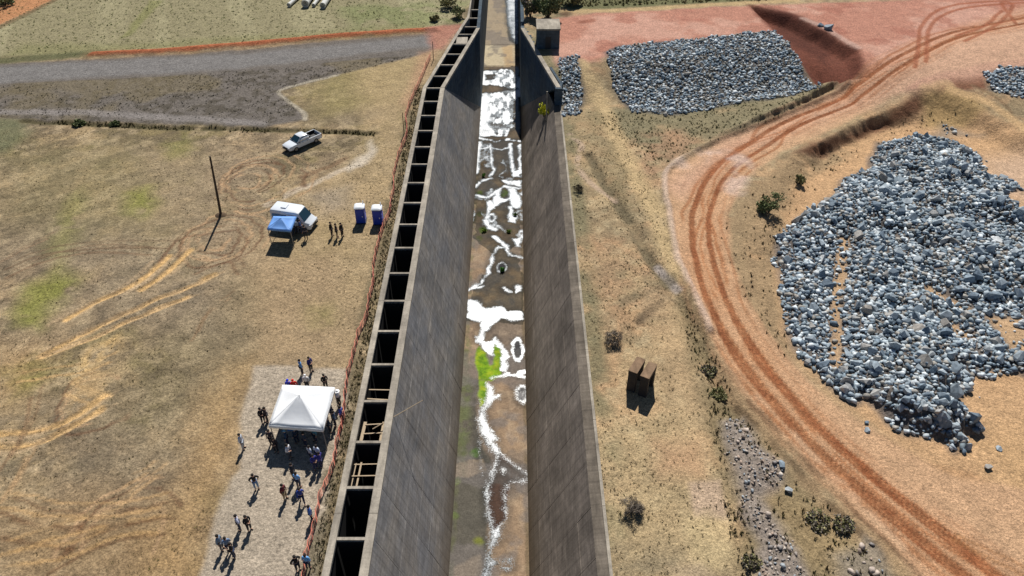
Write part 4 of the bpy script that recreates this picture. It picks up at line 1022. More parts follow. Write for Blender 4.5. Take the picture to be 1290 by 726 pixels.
bank = W2([(905, 300), (930, 258), (1000, 205), (1060, 182), (1150, 140), (1235, 120), (1240, 148), (1160, 165), (1100, 185), (1050, 220), (985, 280), (972, 350), (990, 430), (1010, 465), (985, 448), (940, 385)])
tufts('grass_tussocks', rand_in(bank, 5200, lambda x, y: 1.6 * (fbm(x, y, 5, 3, 404) - .2)), zR, .18, .2, DRY + [(100, 76, 56), (120, 110, 70)], 'dry brown grass on the inner bank of the road bend')
nright = W2([(700, 10), (1000, -1), (1200, -12), (700, -12)])
tufts('grass_tussocks', rand_in(nright, 1800), zR, .3, .4, OLV, 'green scrub grass beyond the red platform at the top')
fieldL = P2([(0, 165), (330, 165), (480, 172), (505, 200), (440, 460), (310, 460), (245, 740), (-40, 740), (-60, 300)])
tufts('grass_tussocks', rand_in(fieldL, 22000, lambda x, y: 1.9 * (fbm(x, y, 6, 3, 405) - .28)), zL, .06, .12, DRY + [(150, 132, 96), (128, 112, 84), (120, 116, 66)], 'short dry grass over the field left of the channel', 6)
grav = P2([(0, 108), (200, 97), (400, 82), (535, 68), (420, 96), (352, 114), (383, 145), (330, 158), (0, 146)])
tufts('grass_tussocks', rand_in(grav, 9000, lambda x, y: 1.6 * (fbm(x, y, 7, 3, 406) - .2)), zL, .1, .18, [(88, 85, 70), (102, 97, 76), (80, 76, 66)], 'dark weeds speckling the gravel field below the grey road', 6)
dl = P2([(25, 149), (100, 152), (200, 157), (300, 159), (400, 162), (475, 165), (475, 171), (400, 168), (200, 163), (100, 158), (30, 156)])
tufts('grass_tussocks', rand_in(dl, 3000, lambda x, y: 1.8 * (fbm(x, y, 5, 3, 407) - .25)), zL, .2, .26, [(92, 84, 54), (108, 98, 62), (80, 72, 48), (110, 106, 66)], 'dark grass line along the shallow ditch left of the pickup', 7)
nf_ = P2([(-60, 84), (125, 67), (545, 37), (600, -8), (-60, -8)])
tufts('grass_tussocks', rand_in(nf_, 5000), zL, .1, .28, [(150, 148, 100), (166, 160, 118), (132, 136, 84), (122, 126, 80)], 'green grass of the field beyond the grey road', 6)
fl = rand_in([(-13.85, 24), (-13.0, 24), (-13.0, 103), (-13.85, 103)], 2600)
tufts('grass_tussocks', fl, zL, .14, .12, DRY + GRN, 'weeds in the narrow strip between orange netting and wall', 6)

STEM = pmat('stem', (92, 78, 60), .9)
def shrub(name, q, h, w, palette, label, nleaf=700, leaf=.12, group=None, cat='shrub', bare=False, seed=1):
    r = np.random.default_rng(seed)
    t = tag(empty(name, q), label, cat, group)
    # limbs
    mb = MB(); tips = []
    for k in range(7):
        a = 6.283 * k / 7 + r.uniform(0, .6); rr = w * r.uniform(.25, .75); zz = h * r.uniform(.5, .95)
        m = Vector((.4 * rr * math.cos(a), .4 * rr * math.sin(a), zz * .5)); e = Vector((rr * math.cos(a), rr * math.sin(a), zz))
        mb.tube((0, 0, -.1), m, .03 * h, .018 * h, 5); mb.tube(m, e, .018 * h, .006 * h, 5); tips.append(e)
    mb.build('stem', STEM, t)
    # clumps of leaves round the limb ends
    cl = np.array([list(e) for e in tips] + [[0, 0, h * .6]] + [[w * .5 * math.cos(a), w * .5 * math.sin(a), h * r.uniform(.25, .6)] for a in r.uniform(0, 6.28, 6)])
    ci = r.integers(0, len(cl), nleaf); d = r.normal(size=(nleaf, 3)); d /= np.linalg.norm(d, axis=1)[:, None]
    P = cl[ci] + d * (r.random(nleaf) ** .4)[:, None] * np.array([w * .36, w * .36, h * .26]) * r.uniform(.6, 1.15, len(cl))[ci][:, None]
    P[:, 2] = np.maximum(P[:, 2], .04)
    u = r.normal(size=(nleaf, 3)); u /= np.linalg.norm(u, axis=1)[:, None]
    v = np.cross(u, r.normal(size=(nleaf, 3))); v /= np.linalg.norm(v, axis=1)[:, None]
    s = leaf * r.uniform(.6, 1.3, nleaf)[:, None]
    if bare: Q = np.stack([P - u * s * 2.2, P - u * s * .2 + v * s * .12, P + u * s * 2.2, P - u * s * .2 - v * s * .12], 1)
    else: Q = np.stack([P - u * s, P + v * s * .6, P + u * s, P - v * s * .6], 1)
    pal = np.array([lin(c) for c in palette]); C = np.repeat(pal[r.integers(0, len(pal), nleaf)] * r.uniform(.7, 1.25, nleaf)[:, None], 4, 0)
    me = big_mesh('foliage', Q.reshape(-1, 3), np.arange(nleaf * 4).reshape(-1, 4), LEAF, C, smooth=False)
    tag(obj('foliage', me, t), kind='stuff')
    return t
DK = [(108, 118, 78), (118, 128, 84), (134, 140, 98), (90, 100, 68)]
OL = [(146, 142, 98), (132, 130, 88), (164, 154, 114), (116, 116, 80)]
GY = [(132, 122, 110), (114, 106, 98), (150, 138, 124), (100, 92, 84)]
sh = [('shrub', (968, 268), 1.9, 2.0, DK, 'bushy dark green shrub on the inner bank of the road bend', 1500, .13, False),
      ('shrub', (1007, 232), 1.3, .8, OL, 'small olive shrub above right of the bushy dark green one', 700, .12, False),
      ('shrub', (772, 432), 1.1, 1.1, GY, 'leafless grey bush on the flat, above the two concrete frames', 900, .13, True),
      ('shrub', (796, 645), 1.2, 1.05, GY, 'leafless grey bush on the flat, near the bottom by the right wall', 900, .13, True),
      ('shrub', (729, 241), .8, .8, [(70, 62, 50), (84, 76, 58)], 'small dark bush close to the right wall, farther up the channel', 500, .12, True),
      ('shrub', (893, 470), .45, 1.0, GY + OL, 'low green bush on the bank, left of the road above the rubble ridge', 600, .12, False),
      ('shrub', (906, 500), .45, 1.0, OL, 'darker low bush directly above the rubble ridge', 700, .12, False),
      ('shrub', (1062, 664), .4, 1.0, GY + OL, 'olive shrub beside the left road edge, lower right', 700, .12, False),
      ('shrub', (1030, 658), .3, 1.3, GY + OL, 'low spreading olive shrub left of the road, beside a taller one', 600, .12, False),
      ('shrub', (948, 712), .4, .9, GY + OL, 'green bush left of the rubble ridge at the bottom edge', 600, .12, False),
      ('shrub', (690, 25), 4.2, 2.6, DK, 'dark green tree-sized shrub behind the concrete valve block', 3000, .24, False),
      ('shrub', (668, 22), 3.4, 1.6, GY + OL, 'grey-green shrub squeezed between right channel wall and dark shrub', 1800, .22, False),
      ('shrub', (722, 5), 3.0, 2.4, OL, 'olive shrub at the top edge right of the channel', 1600, .24, False)]
for i, (nm, px_, h_, w_, pal, lab, nl, lf, bare) in enumerate(sh):
    shrub(nm, onR(*px_), h_, w_, pal, lab, nl, lf, bare=bare, seed=40 + i)
for i, (px_, h_, w_, pal, lab) in enumerate((((577, 22), 1.8, 1.6, DK + OL, 'green shrub at the top left beside the channel cells'), ((566, 10), 1.6, 2.0, OL, 'olive shrub farther from the cells at the top left'), ((548, 26), .9, 1.0, OL, 'low olive shrub above the red soil berm end'),
                                            ((100, 157), .7, .9, DK, 'small dark bush on the ditch line at the far left'), ((145, 157), .6, .7, DK, 'second small dark bush along the ditch line, right of the first'), ((6, 6), 1.5, 2.4, DK, 'dark shrub at the top left corner by the earth track'))):
    shrub('shrub', onL(*px_), h_, w_, pal, lab, 900, .18, seed=70 + i)
for i, (px_, h_, w_, pal, lab) in enumerate((((633, 342), .6, .38, [(64, 122, 42), (80, 144, 50), (54, 100, 38)], 'round dark green plant in a puddle on the channel floor'), ((609, 223), .5, .34, [(92, 140, 46), (76, 120, 42)], 'green clump growing at the left of the channel floor, farthest up'),
                                            ((649, 272), .45, .3, [(86, 128, 52), (108, 140, 60)], 'small green clump at the right of the channel floor'), ((610, 292), .45, .36, [(126, 150, 48), (104, 134, 44)], 'yellow-green clump at the left of the channel floor'), ((641, 293), .35, .3, [(114, 138, 56)], 'tiny green clump mid channel floor below the right one'))):
    q = at(*px_, -DEPTH)
    shrub('channel_plant', q, h_, w_, pal, lab, 420, .08, 'plants on the channel floor', 'plant', seed=90 + i)
q = Vector((4.75, Y_COR + .9, -5.0)); shrub('wall_plant', q, 1.7, 1.1, [(206, 206, 40), (184, 190, 44), (218, 212, 74)], 'bright yellow-green plant growing on the right wall below the wing', 700, .12, None, 'plant', seed=120)

# ------------------------------------------------------------------ concrete frames, valve block, pipes, poles
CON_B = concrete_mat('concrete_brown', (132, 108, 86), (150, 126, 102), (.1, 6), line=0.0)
SHADE_C = pmat('concrete_shaded', (48, 46, 46), .8, .2, 2.0)  # shade on the frames' sides, painted as near-black concrete
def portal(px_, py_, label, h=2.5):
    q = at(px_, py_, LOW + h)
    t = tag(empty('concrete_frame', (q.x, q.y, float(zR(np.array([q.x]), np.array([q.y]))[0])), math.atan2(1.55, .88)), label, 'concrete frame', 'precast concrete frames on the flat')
    MB().box(-1.0, 1.0, -.42, .42, h - .06, h).build('lit_top', CON_B, t, bevel=.01)  # added plate keeps the sunlit brown above the shade-coloured body
    MB().box(-.98, .98, -.40, .40, h - .5, h - .062).build('beam', SHADE_C, t, bevel=.02)
    for s in (-1, 1): MB().box(min(s * .975, s * .58), max(s * .975, s * .58), -.38, .38, -.1, h - .502).build('leg', SHADE_C, t, bevel=.02)
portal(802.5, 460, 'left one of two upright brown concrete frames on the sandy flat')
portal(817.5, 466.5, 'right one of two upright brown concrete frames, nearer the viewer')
q = at(689, 62, 0)
vb = tag(empty('valve_block', (at(688, 62, 0).x + .3, at(688, 62, 0).y, 0)), 'grey concrete block house behind the right wing wall', 'block house')
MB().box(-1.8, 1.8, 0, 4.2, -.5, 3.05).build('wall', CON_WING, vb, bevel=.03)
MB().box(-1.9, 1.9, -.1, 4.3, 3.055, 3.3).build('roof_slab', CON_TOP, vb, bevel=.03)
MB().box(-.45, .45, -.04, -.003, 0, 2.0).build('door', pmat('steel_dark', (36, 38, 42), .5, .1), vb)
PIPE = pmat('pipe_concrete', (205, 205, 200), .8, .08, 2.0); 
for i, (a, b, r, lab) in enumerate((((364, 9), (374, 0), .33, 'leftmost white pipe lying in the grass at the top'), ((385, 9.5), (391, 0), .62, 'wide pale pipe, second from left in the grass at the top'), ((395, 9), (402, 0), .3, 'thin white pipe, third from left in the grass at the top'), ((407, 11), (414, 0), .5, 'rightmost pale pipe lying in the grass at the top'))):
    A_, B_ = at(*a, 0), at(*b, 0); d = (B_ - A_).normalized()
    t = tag(empty('pipe', (A_.x, A_.y, r), math.atan2(d.y, d.x)), lab, 'pipe', 'pipes laid side by side in the grass')
    rg = lambda x_, rr: [(x_, rr * math.cos(k * 2 * math.pi / 16), rr * math.sin(k * 2 * math.pi / 16)) for k in range(16)]
    mb = MB(); mb.loft([rg(7.5, r * .99), rg(0, r), rg(0, r * .82), rg(7.4, r * .82)]); mb.build('barrel', PIPE, t, True)
    MB().loft([rg(0.02, r * 1.12), rg(.35, r * 1.12), rg(.36, r * 1.005), rg(.02, r * 1.005)]).build('collar', PIPE, t, True)
WOOD_D = pmat('wood_dark', (66, 56, 48), .85, .2, 3.0, .3, 20)
base = onL(278, 271); top = at(264, 198, 7.6); top = Vector((base.x + (top.x - base.x), base.y + (top.y - base.y) * .6, 7.6))
pt = tag(empty('wooden_pole', base), 'leaning dark wooden pole in the field left of the van', 'pole')
MB().tube((0, 0, -.3), top - base, .15, .10, 10).build('shaft', WOOD_D, pt, True)
MB().loft([[(.75 * s_ * math.cos(k), .6 * s_ * math.sin(k), z_) for k in np.linspace(0, 6.28, 12, endpoint=False)] for s_, z_ in ((1, -.05), (.6, .16), (.25, .24))]).build('earth_mound', pmat('earth_dark', (92, 74, 54), .95, .2), pt, True)
for a, b, hh, lab in (((509, 168), 0, 3.0, 'tall dark stake behind the orange netting, nearer one'), ((546, 75), 0, 2.9, 'tall dark stake at the far end of the orange netting')):
    q = onL(*a); t = tag(empty('stake', q), lab, 'stake'); MB().tube((0, 0, -.2), (.05, 0, hh), .06, .045, 6).build('shaft', WOOD_D, t); MB().tube((0, 0, hh * .8), (.06, .06, hh * .8), .07, .07, 6).build('band', pmat('wire', (120, 116, 110), .5), t)
# orange barrier netting
ORG = pmat('orange_plastic', (232, 138, 114), .55, .08, 2.0)
fp = [(-14.0 + .25 * math.sin(yy * .37) + .12 * math.sin(yy * 1.1), yy) for yy in np.arange(23, 93, 2.5)] + [tuple(at(a, b, 0)[:2]) for a, b in ((511, 150), (516, 135), (523, 118), (530, 103), (537, 86), (543, 72))]
fr = tag(empty('safety_fence', (-14, 60, 0)), 'orange plastic barrier netting on thin posts along the left channel wall', 'fence')
net = MB(); H_ = .9
def strand(mb, a, b, w):
    mb.tube(a, b, w, w, 3)
samples = []
for (ax, ay), (bx, by) in zip(fp[:-1], fp[1:]):
    kid(MB().tube((ax, ay, -.2), (ax + rp.uniform(-.05, .05), ay + rp.uniform(-.08, .08), 1.2), .025, .022, 6), 'post', WOOD_D, fr)
    L = math.hypot(bx - ax, by - ay); n = max(2, int(L / .22))
    for k in range(n): 
        t_ = k / n; sag = .10 * math.sin(math.pi * t_)
        samples.append((ax + (bx - ax) * t_ + .05 * math.sin(k * 1.3 + ax), ay + (by - ay) * t_, sag))
for (a, b) in zip(samples[:-1], samples[1:]):
    for k in range(8):
        z_ = .05 + k * (H_ - .05) / 7; w = .022 if k in (0, 7) else .014
        strand(net, (a[0], a[1], z_ - a[2] * k / 7), (b[0], b[1], z_ - b[2] * k / 7), w)
    strand(net, (a[0], a[1], .05), (a[0], a[1], H_ - a[2]), .014)
tag(kid(net, 'netting', ORG, fr), kind='stuff')

# timbers wedged in the open cells
TIM = pmat('timber_pale', (176, 156, 128), .8, .15, 4.0)
def cell(k): return Y_COR - k * BAY      # far wall of cell k
def timber(name, lab, cat, yc, beams):
    t = tag(empty(name, (-11.45, yc, -.9)), lab, cat)
    for nm, a, b, w in beams:
        A_, B_ = Vector(a), Vector(b); d = (B_ - A_).normalized(); u = Vector((0, 0, 1)).cross(d).normalized() * w; v = d.cross(u).normalized() * .03
        MB().hexa([A_ - u - v, A_ + u - v, A_ + u + v, A_ - u + v], [B_ - u - v, B_ + u - v, B_ + u + v, B_ - u + v]).build(nm, TIM, t)
timber('timber_frame', 'pale timber ladder frame wedged in an open wall cell, nearest of three', 'timber frame', cell(16) + 1.6, [('rail', (-.55, -1.4, -.1), (-.45, 1.3, .1), .07), ('rail', (-.95, -1.4, -.1), (-.85, 1.2, .1), .04)] + [('rung', (-1.0, y_, .09), (.95, y_ + .05, .09), .045) for y_ in (-1.2, .0, 1.1)])
timber('timber_frame', 'timber frame with two wide planks wedged in an open wall cell', 'timber frame', cell(15) + 1.6, [('rail', (-.85, -1.4, .05), (-.75, 1.1, .1), .13), ('rail', (.75, -1.4, .05), (.8, 1.1, .1), .12), ('rung', (-.7, -.2, .16), (.75, -.1, .16), .05), ('rung', (-.7, .75, .16), (.75, .85, .16), .05)])
timber('timber_frame', 'two thin timber bars across an open wall cell, farthest of three', 'timber frame', cell(14) + 1.3, [('rung', (-1.0, .75, .05), (1.0, .7, .05), .05), ('rung', (-1.0, -.3, .05), (1.0, -.45, .05), .06)])
pl = tag(empty('long_pole', (-10.1, cell(15) + 2.4, .12)), 'long thin pole leaning over the wall rim above a timber frame', 'pole')
MB().tube((-1.3, -.8, -.5), (2.6, 1.9, -.02), .045, .03, 6).build('shaft', TIM, pl)
# ------------------------------------------------------------------ tents, toilets, vehicles
def fabric(name, c, trans=.0):
    m = pmat(name, c, .6, .03, 1.5, .15, 2.0, spec=.3)
    return m
WHITE_F, BLUE_F = fabric('canvas_white', (246, 248, 250)), fabric('canvas_blue', (112, 160, 226))
STEEL = pmat('steel_grey', (150, 152, 156), .4, .05, 3, metallic=.6)
def canopy(name, corners, zt, peak_z, val, mat, label, group=None):
    """pyramid roof on four legs; corners in plan, counter-clockwise."""
    c = sum((Vector(k) for k in corners), Vector((0, 0))) / 4
    t = tag(empty(name, (c.x, c.y, 0)), label, 'canopy', group)
    K = [Vector((a - c.x, b - c.y, zt)) for a, b in corners]
    pk = Vector((0, 0, peak_z))
    for i in range(4):
        a, b = K[i], K[(i + 1) % 4]
        # each roof panel sags a little between its ribs
        mb = MB(); rows = []
        n = 8
        for r in range(n + 1):
            f = r / n; row = []
            for s in range(n + 1):
                g = s / n
                p = (a.lerp(b, g)).lerp(pk, f)
                p = p - Vector((0, 0, .18 * math.sin(math.pi * g) * math.sin(math.pi * min(1, f * 1.02)) * (1 - f) + .01 * math.sin(9 * g + i)))
                row.append(tuple(p))
            rows.append(row)
        vs = [p for row in rows for p in row]
        fs_ = [(r * (n + 1) + s, r * (n + 1) + s + 1, (r + 1) * (n + 1) + s + 1, (r + 1) * (n + 1) + s) for r in range(n) for s in range(n)]
        mb.add(vs, fs_)
        o = mb.build('roof_panel', mat, t, True)
        so = o.modifiers.new('cloth', 'SOLIDIFY'); so.thickness = .012
        out = ((a + b) / 2); out.z = 0; out = out.normalized() * .02
        mb = MB(); m = 12; lo = []; hi = []
        for s in range(m + 1):
            q = a.lerp(b, s / m) + out; wv = .02 * math.sin(s * 2.1 + i)
            hi.append(tuple(q)); lo.append((q.x + out.x * wv * 20, q.y + out.y * wv * 20, q.z - val - .03 * (s % 2)))
        mb.add(lo + hi, [(s, s + 1, m + 2 + s, m + 1 + s) for s in range(m)])
        o = mb.build('valance', mat, t, True); so = o.modifiers.new('cloth', 'SOLIDIFY'); so.thickness = .01
    for k in K:
        MB().box(k.x * .97 - .03, k.x * .97 + .03, k.y * .97 - .03, k.y * .97 + .03, -.05, zt - .02).build('leg', STEEL, t)
    for k in K:
        MB().tube(k * .97 + Vector((0, 0, -.08)), pk - Vector((0, 0, .1)), .02, .02, 5).build('rib', STEEL, t)
    return t
zt = 2.45
canopy('event_tent', [tuple(at(a, b, zt)[:2]) for a, b in ((338.5, 536), (406.5, 541), (421.5, 488), (356, 485))], zt, 3.75, .3, WHITE_F, 'white pyramid-roofed event tent standing on the gravel pad')
zt = 2.15
canopy('shade_canopy', [tuple(at(a, b, zt)[:2]) for a, b in ((336.5, 288), (366, 290.5), (373, 273), (344.5, 272.5))], zt, 2.75, .22, BLUE_F, 'blue square pop-up canopy set up beside the white van')

TOI_B, TOI_W = pmat('plastic_blue', (24, 62, 178), .4, .05, 2), pmat('plastic_white', (232, 236, 240), .45, .04, 2)
def toilet(px_, py_, label, rz):
    q = onL(px_, py_); t = tag(empty('portable_toilet', q, rz), label, 'toilet', 'portable toilets beside the netting'); t.scale = (.93, .93, .93)
    MB().box(-.6, .6, -.6, .6, -.05, .12).build('base', pmat('plastic_dark', (40, 44, 52), .6), t)
    MB().hexa([(-.56, -.56, .121), (.56, -.56, .121), (.56, .56, .121), (-.56, .56, .121)], [(-.53, -.53, 2.1), (.53, -.53, 2.1), (.53, .53, 2.1), (-.53, .53, 2.1)]).build('cabin', TOI_B, t, bevel=.03)
    d = MB().box(-.36, .36, -.60, -.565, .2, 1.98).build('door', TOI_B, t, bevel=.01); MB().box(.24, .32, -.64, -.602, 1.0, 1.16).build('handle', TOI_W, d)
    for z_ in (.5, .9, 1.3, 1.7): MB().box(.555, .58, -.4, .4, z_, z_ + .08).build('rib', TOI_B, t)
    MB().loft([[(s * .62 * math.copysign(min(1, abs(math.cos(k)) * 1.3), math.cos(k)), s * .62 * math.copysign(min(1, abs(math.sin(k)) * 1.3), math.sin(k)), z_) for k in np.linspace(.13, 6.28 + .13, 16, endpoint=False)] for s, z_ in ((1, 2.101), (1, 2.17), (.86, 2.27), (.5, 2.34), (.1, 2.36))]).build('roof', TOI_W, t, True)
    MB().tube((.42, .42, 2.2), (.42, .42, 2.62), .05, .05, 8).build('vent_pipe', TOI_W, t)
toilet(455.5, 279, 'left one of two blue portable toilets with white roofs', .06)
toilet(477, 280.5, 'right one of two blue portable toilets, beside the orange netting', .02)

PAINT = pmat('paint_white', (228, 234, 240), .25, .02, 1.0, coat=.6); GLASS = pmat('glass_dark', (28, 58, 72), .08, .0, spec=.8)
RUBBER = pmat('rubber', (26, 26, 28), .8, .05); RIM = pmat('rim', (150, 152, 156), .35, .0, metallic=.7); BLACKP = pmat('plastic_black', (24, 25, 28), .6, .0); LAMP = pmat('lamp_clear', (220, 226, 232), .15, .0); REDL = pmat('lamp_red', (150, 18, 18), .25, .0)
def rring(x, w, b, tp, r=.18, tw=None):
    """rounded box section across the vehicle at station x."""
    tw = w if tw is None else tw
    return [(x, -w * .96, b), (x, w * .96, b), (x, w, b + .15), (x, w, b + (tp - b) * .55), (x, tw, tp - r), (x, tw - r * .35, tp - r * .3), (x, tw - r, tp), (x, -tw + r, tp), (x, -tw + r * .35, tp - r * .3), (x, -tw, tp - r), (x, -w, b + (tp - b) * .55), (x, -w, b + .15)]
def wheel(t, x, y, r, s):
    w = MB(); rg = lambda yy, rr: [(x + rr * math.cos(k), yy, r + rr * math.sin(k)) for k in np.linspace(0, 2 * math.pi, 20, endpoint=False)]
    wh = empty('wheel'); wh.parent = t
    MB().loft([rg(y - .11, r * .62), rg(y - .11, r * .94), rg(y - .07, r), rg(y + .07, r), rg(y + .11, r * .94), rg(y + .11, r * .62)]).build('tyre', RUBBER, wh, True)
    MB().loft([rg(y + s * .06, r * .6), rg(y + s * .113, r * .58), rg(y + s * .118, r * .2)]).build('rim', RIM, wh, True)
def quadp(t, name, pts, mat, th=.012):
    P = [Vector(p) for p in pts]; n = (P[1] - P[0]).cross(P[2] - P[0]).normalized() * th
    c = sum(P, Vector()) / 4
    return MB().hexa([p - n for p in P], [p + n for p in P]).build(name, mat, t)

# pickup
a, b = onL(364, 191), onL(399, 175.5)
ctr = (a + b) / 2; hd = math.atan2((a - b).y, (a - b).x)
pk = tag(empty('pickup_truck', (ctr.x, ctr.y, ctr.z), hd), 'white double-cab pickup parked on the field near the ditch line', 'pickup'); pk.scale = (.94, .94, .94)
MB().loft([rring(-.72, .9, .45, 1.12, .06), rring(-.4, .91, .45, 1.12, .06), rring(1.0, .91, .45, 1.12, .08), rring(1.35, .91, .45, 1.10, .1), rring(2.1, .89, .45, 1.04, .14), rring(2.5, .84, .47, .98, .16), rring(2.66, .76, .5, .86, .12)]).build('body', PAINT, pk, True)
MB().loft([rring(-.7, .86, 1.08, 1.2, .05, .84), rring(-.55, .86, 1.08, 1.74, .14, .7), rring(-.1, .86, 1.08, 1.79, .14, .7), rring(.55, .86, 1.08, 1.76, .14, .7), rring(1.28, .86, 1.08, 1.16, .04, .84)]).build('cab', PAINT, pk, True)
bed = MB(); bed.box(-2.6, -.74, -.9, -.8, .5, 1.12); bed.box(-2.6, -.74, .8, .9, .5, 1.12); bed.box(-2.6, -.74, -.9, .9, .45, .6); bed.build('bed', PAINT, pk, bevel=.02)
MB().box(-2.58, -.76, -.795, .795, .602, .66).build('bed_liner', BLACKP, pk)
for s in (-1, 1): MB().box(-2.55, -.78, min(s * .76, s * .795), max(s * .76, s * .795), .66, 1.10).build('bed_liner', BLACKP, pk)
MB().box(-2.66, -2.6, -.86, .86, .55, 1.12).build('tailgate', PAINT, pk, bevel=.02)
cb = MB(); cb.box(-1.35, -.85, -.55, .1, .66, 1.0); cb.build('tool_box', pmat('box_dark', (46, 50, 58), .5), pk, bevel=.02)
quadp(pk, 'windscreen', [(.60, -.62, 1.73), (.60, .62, 1.73), (1.24, .76, 1.20), (1.24, -.76, 1.20)], GLASS)
quadp(pk, 'rear_window', [(-.565, -.6, 1.66), (-.565, .6, 1.66), (-.70, .7, 1.24), (-.70, -.7, 1.24)], GLASS)
for s in (-1, 1):
    for x0, x1, x2, x3 in ((-.5, -.02, -.02, -.55), (.04, .5, 1.0, .04)):
        quadp(pk, 'side_window', [(x0, s * .715, 1.66), (x1, s * .715, 1.66), (x2, s * .862, 1.22), (x3, s * .862, 1.22)], GLASS)
    MB().box(2.5, 2.66, min(s * .5, s * .8), max(s * .5, s * .8), .74, .90).build('headlight', LAMP, pk, bevel=.02)
    MB().box(-2.675, -2.6, min(s * .8, s * .9), max(s * .8, s * .9), .75, 1.05).build('tail_light', REDL, pk)
    m_ = MB(); m_.box(.95, 1.07, min(s * .92, s * 1.1), max(s * .92, s * 1.1), 1.15, 1.32); m_.build('mirror', BLACKP, pk, bevel=.02)
    for x_ in (1.62, -1.62):
        wheel(pk, x_, s * .80, .38, s)
    for x_ in (.5, -.2): MB().box(x_ - .1, x_ + .04, min(s * .905, s * .93), max(s * .905, s * .93), .95, .99).build('door_handle', BLACKP, pk)
MB().box(2.6, 2.72, -.7, .7, .45, .62).build('bumper', BLACKP, pk, bevel=.03); MB().box(2.64, 2.675, -.45, .45, .66, .82).build('grille', BLACKP, pk)

# van
a, b = onL(398, 286), onL(347, 279)
hd = math.atan2((a - b).y, (a - b).x) - .03; ctr = (a + b) / 2
vn = tag(empty('van', (ctr.x + .1, ctr.y - .1, ctr.z), hd), 'white high-roofed van parked beside the blue canopy', 'van')
LN = (a - b).length / 2
sx = LN / 3.0
MB().loft([rring(-3.0 * sx, .98, .4, 2.62, .2, .9), rring(-2.9 * sx, 1.0, .38, 2.72, .22, .92), rring(.9 * sx, 1.0, .38, 2.72, .22, .9), rring(1.35 * sx, 1.0, .38, 2.58, .22, .86), rring(2.15 * sx, .99, .38, 1.42, .14, .92), rring(2.75 * sx, .95, .4, 1.18, .18, .84), rring(3.0 * sx, .86, .45, .98, .16, .76)]).build('body', PAINT, vn, True)
quadp(vn, 'windscreen', [(1.40 * sx, -.72, 2.52), (1.40 * sx, .72, 2.52), (2.12 * sx, .84, 1.48), (2.12 * sx, -.84, 1.48)], GLASS)
for s in (-1, 1):
    quadp(vn, 'side_window', [(.75 * sx, s * .965, 2.15), (1.35 * sx, s * .955, 2.15), (1.75 * sx, s * 1.005, 1.45), (.75 * sx, s * 1.005, 1.45)], GLASS)
    quadp(vn, 'side_window', [(-.35 * sx, s * .965, 2.15), (.6 * sx, s * .965, 2.15), (.6 * sx, s * 1.005, 1.5), (-.35 * sx, s * 1.005, 1.5)], GLASS)
    MB().box(2.7 * sx, 2.95 * sx, min(s * .55, s * .88), max(s * .55, s * .88), .85, 1.06).build('headlight', LAMP, vn, bevel=.02)
    MB().box(-3.02 * sx, -2.96 * sx, min(s * .8, s * .94), max(s * .8, s * .94), .9, 1.4).build('tail_light', REDL, vn)
    MB().box(1.62 * sx, 1.72 * sx, min(s * 1.02, s * 1.28), max(s * 1.02, s * 1.28), 1.4, 1.72).build('mirror', BLACKP, vn, bevel=.03)
    for x_ in (2.0 * sx, -1.9 * sx): wheel(vn, x_, s * .89, .36, s)
d_ = MB().box(-.4 * sx, .7 * sx, -1.045, -1.012, .55, 2.28).build('sliding_door', PAINT, vn, bevel=.01); MB().box(.5 * sx, .62 * sx, -1.07, -1.046, 1.2, 1.25).build('handle', BLACKP, d_)
MB().box(-2.7 * sx, -.5 * sx, -1.03, -1.012, .55, 2.2).build('side_panel', pmat('panel_blue', (52, 118, 176), .4, .05), vn, bevel=.01)
MB().box(2.9 * sx, 3.04 * sx, -.78, .78, .4, .62).build('bumper', BLACKP, vn, bevel=.03); MB().box(2.98 * sx, 3.02 * sx, -.4, .4, .66, .84).build('grille', BLACKP, vn)
MB().box(-1.6 * sx, -.8 * sx, -.4, .4, 2.70, 2.86).build('roof_vent', PAINT, vn, bevel=.03)

vn.scale = (.95, 1.0, .84)
# folding tables in the shade
def table(loc, rz, label, cloth):
    t = tag(empty('folding_table', loc, rz), label, 'table')
    MB().box(-.9, .9, -.36, .36, .71, .75).build('table_top', cloth, t, bevel=.01)
    for sx_ in (-1, 1):
        for sy_ in (-1, 1): MB().tube((sx_ * .8, sy_ * .3, 0), (sx_ * .8, sy_ * .3, .71), .018, .018, 6).build('leg', STEEL, t)
qq = onL(371, 288); table((qq.x, qq.y, qq.z), .1, 'folding table between van and blue canopy', TOI_W)
qq = onL(379, 545); table((qq.x, qq.y, qq.z), .05, 'folding table in the shade of the white tent', BLUE_F)

